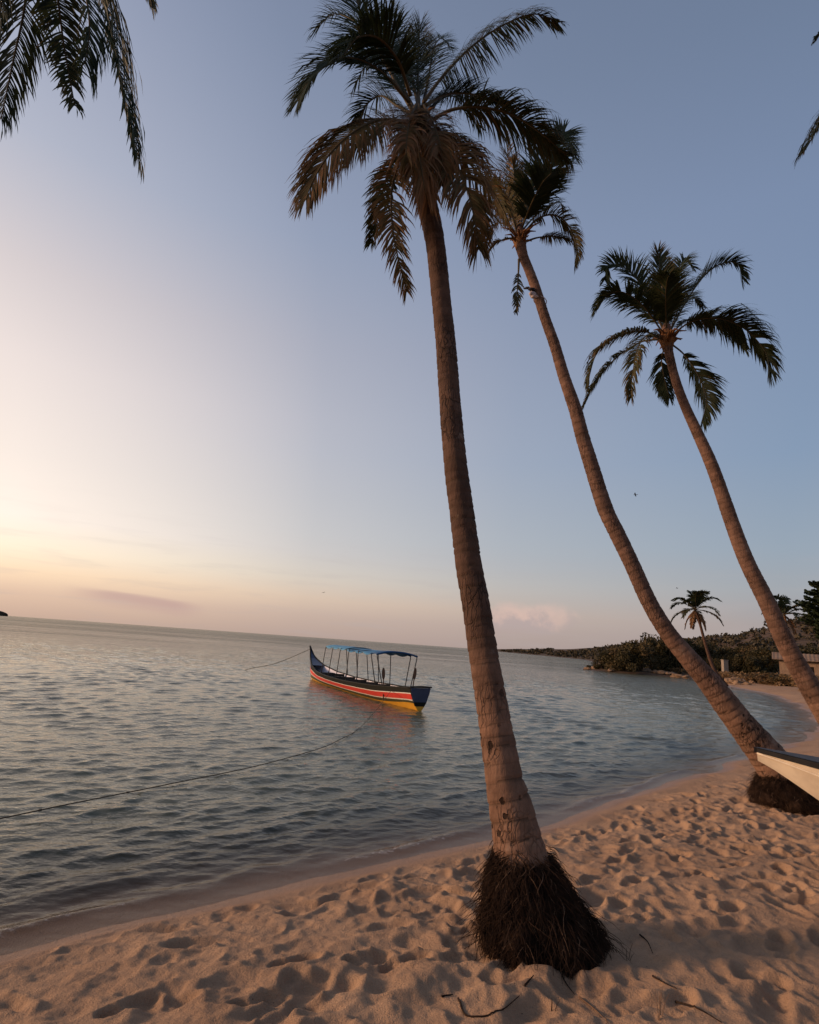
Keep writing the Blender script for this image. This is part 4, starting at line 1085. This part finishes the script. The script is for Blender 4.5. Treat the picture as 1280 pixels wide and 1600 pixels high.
# hill scrub: one uncounted mass
mb = MB(); rr = random.Random(5); cnt = 0
while cnt < 3000:
    a = rr.uniform(.12, 1.15); y = rr.uniform(150, 620) if a > .26 else rr.uniform(300, 1000); x = a * y
    dd = float(shore_dist(np.array([x]), np.array([y]))[0])
    if dd < 3: continue
    z = H(x, y); s = rr.uniform(1.0, 2.6) * (1 if y < 500 else 1.35)
    tn = rr.choice([.15, .25, .35, .42]) + rr.gauss(0, .05)
    for q in range(16):
        d = Vector((rr.gauss(0, .5), rr.gauss(0, .5), rr.uniform(.0, 1.0))) * s
        aa = Vector((rr.gauss(0, 1), rr.gauss(0, 1), rr.gauss(0, 1))).normalized(); bb = aa.cross(Vector((rr.gauss(0, 1), rr.gauss(0, 1), rr.gauss(0, 1)))).normalized()
        w = s * .42; p = Vector((x, y, z)) + d
        mb.add([p - aa * w, p + bb * w * .7, p + aa * w, p - bb * w * .7], [(0, 1, 2, 3)], 0, tone=min(1, max(0, tn + rr.gauss(0, .05))))
    cnt += 1
M_SCRUB_HAZED = mat_leaf('hazed_hill_scrub', [(0.0, (0.030, 0.027, 0.015, 1)), (0.5, (0.070, 0.053, 0.030, 1)), (1.0, (0.13, 0.085, 0.05, 1))], .1)  # distance haze put into the leaf colours: lighter and browner than the near bushes
hs = mb.build('hill_shrubbery', M_SCRUB_HAZED); tag(hs, 'dark scrub covering the low hills behind the bay', 'shrubbery'); hs['kind'] = 'stuff'
# dry grass between shrubs
mb = MB()
for i in range(5200):
    px = rr.uniform(1095, 1330); Y = rr.uniform(46, 92); p = onY(px, 1050, Y)
    x, y = p.x + rr.gauss(0, .4), Y
    dd = float(shore_dist(np.array([x]), np.array([y]))[0])
    if dd < 4.2 + rr.random() * 2: continue
    z = H(x, y); h = rr.uniform(.25, .65); w = .05; l = Vector((rr.gauss(0, .2), rr.gauss(0, .2), 1)) * h; t_ = rr.uniform(0, 6.28); q = Vector((math.cos(t_), math.sin(t_), 0)) * w
    b = Vector((x, y, z))
    mb.add([b - q, b + q, b + l], [(0, 1, 2)], 0, tone=rr.uniform(.75, 1))
gr = mb.build('dry_grass', M_BUSH); tag(gr, 'dry tan grass behind the far beach', 'grass'); gr['kind'] = 'stuff'
# rocks
M_ROCK = simple('shore_rock', (0.17, 0.105, 0.065), (0.27, 0.18, 0.115), 1.3, 0.9, 0.2, .6, .05)
rockm = []
for i in range(4):
    mb = MB(); blob(mb, (0, 0, 0), (1, .8, .62), 200 + i, sub=3, rough=.45); o = mb.build('rock', M_ROCK); rockm.append(o.data); bpy.data.objects.remove(o)
rk = [(918, 1046.5, .5), (928, 1045, .8), (936, 1046, .9), (945, 1048.5, .7), (955, 1050, .6), (966, 1050, .8), (978, 1051.5, .6), (990, 1051.5, .8), (1003, 1053, .6), (1012, 1053.5, .7), (1024, 1055, .6), (1036, 1056, .75), (1048, 1057, .7), (1060, 1058.5, .7), (1066, 1056, .8), (1074, 1060, .6), (1082, 1058, .7),
      (1096, 1062, .6), (1104, 1059, .6), (1116, 1065, .55), (1124, 1063, .7), (1132, 1066, .95), (1140, 1069, .8), (1148, 1066, .6), (1153, 1070, .65), (1161, 1068, .5), (1166, 1071, .4), (1175, 1068, .45), (1190, 1066, .4), (1205, 1067, .45), (1218, 1066, .4), (1236, 1070, .4), (1170, 1060, .5), (1152, 1058, .5)]
for i, (px, py, s) in enumerate(rk):
    p = on_ground(px, py)
    if H(p.x, p.y) < -.05 or p.y > 100: p = onz(px, py - 2, .1)
    if H(p.x, p.y) < -.25: continue
    o = bpy.data.objects.new('rock', rockm[i % 4]); COL.objects.link(o)
    o.location = (p.x, p.y, p.z + s * .12); o.scale = (s * rnd.uniform(.8, 1.3), s, s * rnd.uniform(.6, .95)); o.rotation_euler = (0, 0, i * 1.9)
    tag(o, 'rough brown boulder on the rocky shore across the bay', 'rock', 'boulders along the far shore')
# concrete pillar
M_CONC = simple('pale_concrete', (0.30, 0.25, 0.21), (0.21, 0.17, 0.14), 3, 0.9, 0.2)
p = onY(1133, 1045, 80); zg = H(p.x, p.y)
o = thing('concrete_pillar', 'pale square concrete pillar standing among the far bushes', 'pillar', (p.x, p.y, zg))
ztop = onY(1133, 1031, 80).z
mb = MB(); mb.box((p.x, p.y, (zg + ztop) / 2 - .1), (.62, .62, ztop - zg)); mb.build('shaft', M_CONC, o)
mb = MB(); mb.box((p.x, p.y, ztop - .04), (.72, .72, .10)); mb.build('cap', M_CONC, o)
# hut
M_WALL = simple('stone_wall', (0.30, 0.20, 0.135), (0.19, 0.125, 0.085), 2.2, 0.9, 0.2, .8, .05)
M_TIN = simple('rusty_tin_roof', (0.26, 0.19, 0.14), (0.17, 0.105, 0.075), .9, 0.9, 0.1)
M_OPENING_SHADE = simple('painted_opening_shade', (0.012, 0.010, 0.009), (0.02, 0.016, 0.014), 3, 0.9, 0.1)  # shade of the hut interior put into a near-black colour
YH = 72.0
hx0 = onY(1217, 1030, YH).x; zr = onY(1240, 1021, YH + 2).z; ze = onY(1240, 1031.5, YH - .4).z; zg = H(hx0 + 4, YH) - .1
hut = thing('stone_hut', 'low stone hut with rusty tin roof behind the far beach', 'hut', (hx0, YH, zg))
mb = MB(); W = 11.0
def wallbox(x0, x1, y0, y1, z0, z1): mb.box(((x0 + x1) / 2, (y0 + y1) / 2, (z0 + z1) / 2), (x1 - x0, y1 - y0, z1 - z0))
zt = ze + .12
doors = [(hx0 + 1.3, hx0 + 2.2, zg, zg + 1.9), (hx0 + 2.8, hx0 + 3.5, zg + .0, zg + 1.9), (hx0 + 6.4, hx0 + 7.3, zg + .8, zg + 1.7)]
cur = hx0
for (a, b_, z0, z1) in doors:
    wallbox(cur, a, YH, YH + .3, zg - .3, zt)
    if z0 > zg + .1: wallbox(a, b_, YH, YH + .3, zg - .3, z0)
    wallbox(a, b_, YH, YH + .3, z1, zt); cur = b_
wallbox(cur, hx0 + W, YH, YH + .3, zg - .3, zt)
wallbox(hx0, hx0 + .3, YH + .302, YH + 4, zg - .3, zt); wallbox(hx0 + W - .3, hx0 + W, YH + .302, YH + 4, zg - .3, zt); wallbox(hx0 + .302, hx0 + W - .302, YH + 3.7, YH + 4, zg - .3, zt)
mb.build('wall', M_WALL, hut)
for i, (a, b_, z0, z1) in enumerate(doors):
    mb = MB(); mb.box(((a + b_) / 2, YH + .2, (z0 + z1) / 2), (b_ - a, .04, z1 - z0)); mb.build('door' if i < 2 else 'window_dark_panel', M_OPENING_SHADE, hut)  # dark panel in each opening, standing in for the unlit room behind
mb = MB(); nc = 120; vs, F = [], []
for i in range(nc + 1):
    x = hx0 - .7 + (W + 1.4) * i / nc; cz = .018 * math.sin(i * 1.57)
    vs += [(x, YH - .6, ze + cz), (x, YH + 2, zr + cz), (x, YH + 4.6, ze + cz)]
for i in range(nc): F += [(3 * i, 3 * i + 3, 3 * i + 4, 3 * i + 1), (3 * i + 1, 3 * i + 4, 3 * i + 5, 3 * i + 2)]
mb.add(vs, F); ro = mb.build('roof', M_TIN, hut); hut.rotation_euler = (0, 0, R_(-33))
sol = ro.modifiers.new('thickness', 'SOLIDIFY'); sol.thickness = .05
# conifer at the right edge
M_CONIFER = mat_leaf('conifer_leaf', [(0, (0.010, 0.018, 0.008, 1)), (1, (0.036, 0.050, 0.020, 1))], .1)
tb = onY(1312, 1050, 50); tb.z = H(tb.x, tb.y)
ct = thing('tufted_tree', 'dark green tufted tree cut by the right edge above the hut', 'tree', tb)
ztop = onY(1306, 905, 50).z
mb = MB(); mb.tube([tb, Vector((tb.x, tb.y, (tb.z + ztop) / 2)), Vector((tb.x, tb.y, ztop))], [.22, .15, .03], 8, arc=9.0, ring=.3); mb.build('trunk', M_TRUNK, ct, smooth=True)
mb = MB()
z_lo = onY(1300, 1006, 50).z
for lev in range(20):
    f = lev / 19; z = z_lo + (ztop - .35 - z_lo) * f; Lb = (2.7 * math.sqrt(max(0, 1 - .86 * (2 * f - .9) ** 2))) * rr.uniform(.72, 1.08)
    for q in range(8):
        a = q * .79 + lev * .5 + rr.uniform(-.2, .2); o_ = Vector((math.cos(a), math.sin(a), rr.uniform(.1, .4))); side = Vector((-math.sin(a), math.cos(a), 0))
        L = Lb * rr.uniform(.75, 1.1)
        for s_ in range(34):
            g = (s_ + rr.random()) / 34; p = Vector((tb.x, tb.y, z)) + o_ * (L * g) + Vector((0, 0, .10 * g * g * L))
            for sd in (-1, 1):
                d = (side * sd * rr.uniform(.1, 1.0) + o_ * .7 + Vector((0, 0, rr.uniform(-.5, .7)))).normalized(); l = .42 * (1.15 - .6 * g); w = Vector((rr.gauss(0, 1), rr.gauss(0, 1), rr.gauss(0, 1))).cross(d).normalized() * .12
                mb.add([p - w * .5, p + w * .5, p + d * l * .6 + w, p + d * l, p + d * l * .6 - w], [(0, 1, 2, 3, 4)], 0, tone=rr.uniform(0, 1))
mb.build('crown', M_CONIFER, ct)
# far islet on the left horizon
iv = onz(-30, 962.5, 0); 
d = ray(-14, 958); Yi = 1500.0; c = cC + d * (Yi / d.y)
mb = MB(); blob(mb, (c.x, c.y, -3), (48, 30, 15), 77, sub=4, rough=.3)
isl = mb.build('islet', simple('islet_scrub', (0.03, 0.026, 0.018), (0.05, 0.04, 0.025), .1, .95, .1), None, smooth=True, loc=(c.x, c.y, 0)); isl['kind'] = 'structure'

# ------------------------------------------------------------------ birds
M_BIRD = simple('dark_feathers', (0.02, 0.022, 0.028), (0.035, 0.035, 0.04), 9, .8, .2)
def bird(px, py, Y, span, bank, yaw, label):
    c = onY(px, py, Y); mb = MB()
    Mx = Matrix.Rotation(yaw, 3, 'Z') @ Matrix.Rotation(bank, 3, 'Y')
    tr = lambda v: c + Mx @ (Vector(v) * span)
    ring = [(-.30, .012), (-.2, .04), (-.05, .065), (.1, .06), (.2, .045), (.27, .038), (.32, .008)]
    vs = [tr((math.cos(a) * r, y, math.sin(a) * r * .9)) for (y, r) in ring for a in np.linspace(0, 2 * math.pi, 8, endpoint=False)]
    mb.add(vs, [(i * 8 + k, i * 8 + (k + 1) % 8, i * 8 + 8 + (k + 1) % 8, i * 8 + 8 + k) for i in range(6) for k in range(8)])
    for s in (-1, 1):
        w = [(.03, .13, 0), (.03, -.07, 0), (.26, .15, .13), (.26, -.05, .12), (.5, .04, .04), (.52, -.06, .02)]
        up = [tr((x * s, y, z)) for x, y, z in w]; dn = [tr((x * s, y, z - .014)) for x, y, z in w]
        mb.add(up + dn, [(0, 1, 3, 2), (2, 3, 5, 4), (6, 8, 9, 7), (8, 10, 11, 9), (0, 2, 8, 6), (2, 4, 10, 8), (1, 7, 9, 3), (3, 9, 11, 5), (4, 5, 11, 10)])
    mb.add([tr(v) for v in [(-.03, -.27, 0), (.03, -.27, 0), (.08, -.42, .005), (-.08, -.42, .005), (0, -.3, -.015)]], [(0, 1, 2, 3), (0, 4, 1), (1, 4, 2), (3, 4, 0), (2, 4, 3)])
    o = mb.build('bird', M_BIRD, None, smooth=True, loc=c); tag(o, label, 'bird', 'birds in the evening sky')
bird(993, 773, 60, .62, .5, 1.0, 'dark bird gliding in the sky between the two right palm trunks')
bird(506, 926, 80, .60, -.3, .6, 'dark bird flying low over the water above the moored boat')
bird(1058, 919, 60, .38, .2, .9, 'tiny bird beside the small palm with reddish fronds')

# ------------------------------------------------------------------ litter on the sand
M_STICK = simple('dark_stick', (0.016, 0.010, 0.008), (0.034, 0.021, 0.014), 20, .9, .1)
def gz(x, y):
    i = int(np.clip(np.searchsorted(gx, x), 1, len(gx) - 1)); j = int(np.clip(np.searchsorted(gy, y), 1, len(gy) - 1))
    return float(GZ[j, i])
def gpx(px, py, up=.006):
    p = on_ground(px, py)
    for _ in range(4): p = onz(px, py, gz(p.x, p.y))
    return Vector((p.x, p.y, gz(p.x, p.y) + up))
def stick(pts, r, label, name='twig', group='twigs on the sand', mat=None):
    P = [gpx(*q) for q in pts]; Q = catmull(P, 10 * len(pts))
    Q = [Vector((v.x, v.y, max(v.z, gz(v.x, v.y) + r * .6))) for v in Q]
    mb = MB(); n = len(Q); mb.tube(Q, [r * (1.1 - .7 * i / (n - 1)) * (1 + .15 * math.sin(i * 1.9)) for i in range(n)], 6)
    o = mb.build(name, mat or M_STICK, None, smooth=True, loc=P[0]); tag(o, label, 'twig', group)
stick([(1020, 1526), (1038, 1536), (1058, 1547)], .0045, 'short straight dark twig right of the root skirt')
stick([(1056, 1566), (1090, 1580), (1128, 1600)], .005, 'dark twig at the bottom edge, right of the palm')
stick([(716, 1562), (728, 1588), (756, 1590), (785, 1578), (812, 1558)], .0045, 'long curved dark root lying in front of the palm')
stick([(820, 1542), (834, 1526)], .005, 'short stub of dark root close in front of the palm')
stick([(872, 1516), (886, 1540), (898, 1556)], .004, 'thin root running out from the root skirt toward the viewer')
stick([(1000, 1462), (1012, 1476), (1020, 1490)], .0045, 'small twig just right of the root skirt')
stick([(690, 1558), (708, 1556)], .0045, 'tiny twig left of the long curved root')
stick([(905, 1560), (930, 1580), (950, 1600)], .004, 'pale thin straw near the bottom edge', mat=M_ROOTPALE)
def tuft(px, py, n, h, seed, label):
    b = gpx(px, py, -.01); r2 = random.Random(seed); mb = MB()
    for i in range(n):
        a = r2.uniform(0, 6.28); o_ = Vector((math.cos(a), math.sin(a), 0)) * r2.uniform(.1, .45); hh = h * r2.uniform(.5, 1.1)
        p = b + o_ * .03
        mb.tube([p, p + (o_ * .4 + Vector((0, 0, .55))) * hh, p + (o_ + Vector((0, 0, .9))) * hh], [.0016, .0013, .0006], 4, cap=False)
    o = mb.build('grass_sprig', M_ROOTPALE if seed % 2 else M_STICK, None, loc=b); tag(o, label, 'grass', 'dry sprigs in the sand')
tuft(1030, 1588, 6, .14, 1, 'dry grass sprig at the bottom edge right of the palm')
tuft(980, 1500, 3, .10, 2, 'small dark sprig on the sand beside the root skirt')
tuft(862, 1578, 3, .09, 4, 'lone dark stem standing in sand in front of the palm')

# ------------------------------------------------------------------ sky and light
SUN_AZ, SUN_EL = R_(-90), R_(14)     # azimuth from +Y, negative to the left
sdir = Vector((math.sin(SUN_AZ) * math.cos(SUN_EL), math.cos(SUN_AZ) * math.cos(SUN_EL), math.sin(SUN_EL)))
w = bpy.data.worlds.new('World'); scene.world = w; w.use_nodes = True
t = NT(w.node_tree); t.n.clear()
wo = t.node('ShaderNodeOutputWorld')
gen = t.node('ShaderNodeTexCoord').outputs['Generated']
sep = t.node('ShaderNodeSeparateXYZ'); t.l.new(gen, sep.inputs[0])
X, Y, Z = sep.outputs
def sn(d): return math.sin(R_(d))
sun_side = t.ramp(Z, [(0.0, srgb(196, 166, 148)), (sn(2.1), srgb(220, 188, 164)), (sn(3.7), srgb(248, 216, 182)), (sn(5.7), srgb(254, 234, 208)), (sn(8.2), srgb(252, 236, 222)), (sn(13.4), srgb(240, 226, 216)), (sn(21), srgb(228, 215, 210)), (sn(28), srgb(209, 199, 199)), (sn(37), srgb(177, 180, 194)), (sn(50), srgb(152, 159, 181)), (1.0, srgb(112, 122, 148))])
anti = t.ramp(Z, [(0.0, srgb(152, 141, 141)), (sn(3.4), srgb(156, 147, 148)), (sn(6.5), srgb(153, 157, 163)), (sn(10), srgb(143, 156, 170)), (sn(18), srgb(127, 146, 171)), (sn(28), srgb(120, 138, 166)), (sn(38), srgb(114, 131, 160)), (sn(50), srgb(101, 117, 143)), (1.0, srgb(84, 98, 124))])
sv = Vector((math.sin(R_(-75)) * math.cos(R_(5)), math.cos(R_(-75)) * math.cos(R_(5)), math.sin(R_(5))))
dp = t.node('ShaderNodeVectorMath', operation='DOT_PRODUCT'); t.l.new(gen, dp.inputs[0]); dp.inputs[1].default_value = sv
dot = dp.outputs['Value']
d01 = t.math('MULTIPLY_ADD', dot, 0.5, 0.5)
q = lambda v: v * .5 + .5
fac = t.ramp(d01, [(q(-.30), (0, 0, 0, 1)), (q(.1), (.15, .15, .15, 1)), (q(.42), (.37, .37, .37, 1)), (q(.54), (.58, .58, .58, 1)), (q(.77), (1, 1, 1, 1))])
sky = t.mix(t.math('POWER', fac, t.ss(Z, .04, .16, .72, 1.0)), anti, sun_side)
glow = t.math('MULTIPLY', t.ss(dot, .76, 1.0), t.ss(Z, .5, 0.02))
sky = t.mix(glow, sky, (1.25, .74, .40, 1))
# clouds: a flat violet bank low on the left, a small pink heap over the headland
az = t.math('ARCTAN2', X, Y); el = t.math('ARCSINE', Z)
deg = lambda s: t.math('MULTIPLY', s, 57.29578)
azd, eld = deg(az), deg(el)
nz = t.noise(26, 5, 0.6, gen); nz2 = t.noise(9, 4, 0.55, gen)
stv = t.node('ShaderNodeMapping'); stv.inputs['Scale'].default_value = (6, 6, 60); t.l.new(gen, stv.inputs['Vector'])
nst = t.noise(1.2, 4, 0.55, stv.outputs[0])
topl = t.math('ADD', t.math('MULTIPLY_ADD', azd, -0.075, 0.95), t.math('MULTIPLY_ADD', nst, .9, -.45))
bank = t.math('MULTIPLY', t.ss(t.math('SUBTRACT', topl, eld), -.1, .45), t.ss(t.math('SUBTRACT', topl, eld), .5, 1.9, 1.0, 0.0))
bank = t.math('MULTIPLY', bank, t.math('MULTIPLY', t.ss(azd, -31, -26), t.ss(azd, -18.0, -21.5)))
sky = t.mix(t.math('MULTIPLY', bank, .66), sky, srgb(182, 150, 146))
ew = t.math('ADD', t.math('POWER', t.math('DIVIDE', t.math('SUBTRACT', azd, 11.6), 4.6), 2.0), t.math('POWER', t.math('DIVIDE', t.math('SUBTRACT', eld, 2.6), 2.4), 2.0))
heap = t.ss(t.math('ADD', ew, t.math('MULTIPLY_ADD', nz2, 3.4, -1.7)), 1.15, .2)
heap = t.math('MULTIPLY', heap, t.ss(eld, .9, 2.9))
lit = t.ss(t.math('ADD', nz, t.math('MULTIPLY', t.math('SUBTRACT', eld, 3.2), .12)), .38, .66)
hc = t.mix(lit, srgb(172, 154, 156), srgb(218, 182, 170))
sky = t.mix(t.math('MULTIPLY', heap, .55), sky, hc)
wisp = t.math('MULTIPLY', t.ss(nst, .48, .75), t.ss(eld, 13, 3))
sky = t.mix(t.math('MULTIPLY', wisp, .20), sky, srgb(172, 163, 163))
bgA = t.node('ShaderNodeBackground'); t.put(bgA.inputs[0], sky); bgA.inputs[1].default_value = 1.06
ns = t.node('ShaderNodeTexSky', sky_type='NISHITA'); ns.sun_disc = False; ns.sun_elevation = SUN_EL; ns.sun_rotation = SUN_AZ
ns.air_density = 1.0; ns.dust_density = 2.0
bgB = t.node('ShaderNodeBackground'); t.l.new(ns.outputs[0], bgB.inputs[0]); bgB.inputs[1].default_value = 0.06
mxs = t.node('ShaderNodeMixShader'); mxs.inputs[0].default_value = 0.08
t.l.new(bgA.outputs[0], mxs.inputs[1]); t.l.new(bgB.outputs[0], mxs.inputs[2]); t.l.new(mxs.outputs[0], wo.inputs[0])

sl = bpy.data.lights.new('sun', 'SUN'); sl.energy = 3.1; sl.angle = R_(9); sl.color = (1.0, .64, .40)
so = bpy.data.objects.new('sun', sl); COL.objects.link(so)
so.rotation_euler = sdir.to_track_quat('Z', 'Y').to_euler()
so.location = (-30, 5, 20)

scene.view_settings.view_transform = 'Standard'; scene.view_settings.look = 'None'
scene.view_settings.gamma = 1; scene.view_settings.exposure = 0.17; scene.view_settings.use_curve_mapping = False
scene.render.engine = 'CYCLES'
scene.cycles.use_denoising = True
scene.cycles.max_bounces = 8; scene.cycles.transparent_max_bounces = 12
scene.cycles.caustics_reflective = False; scene.cycles.caustics_refractive = False
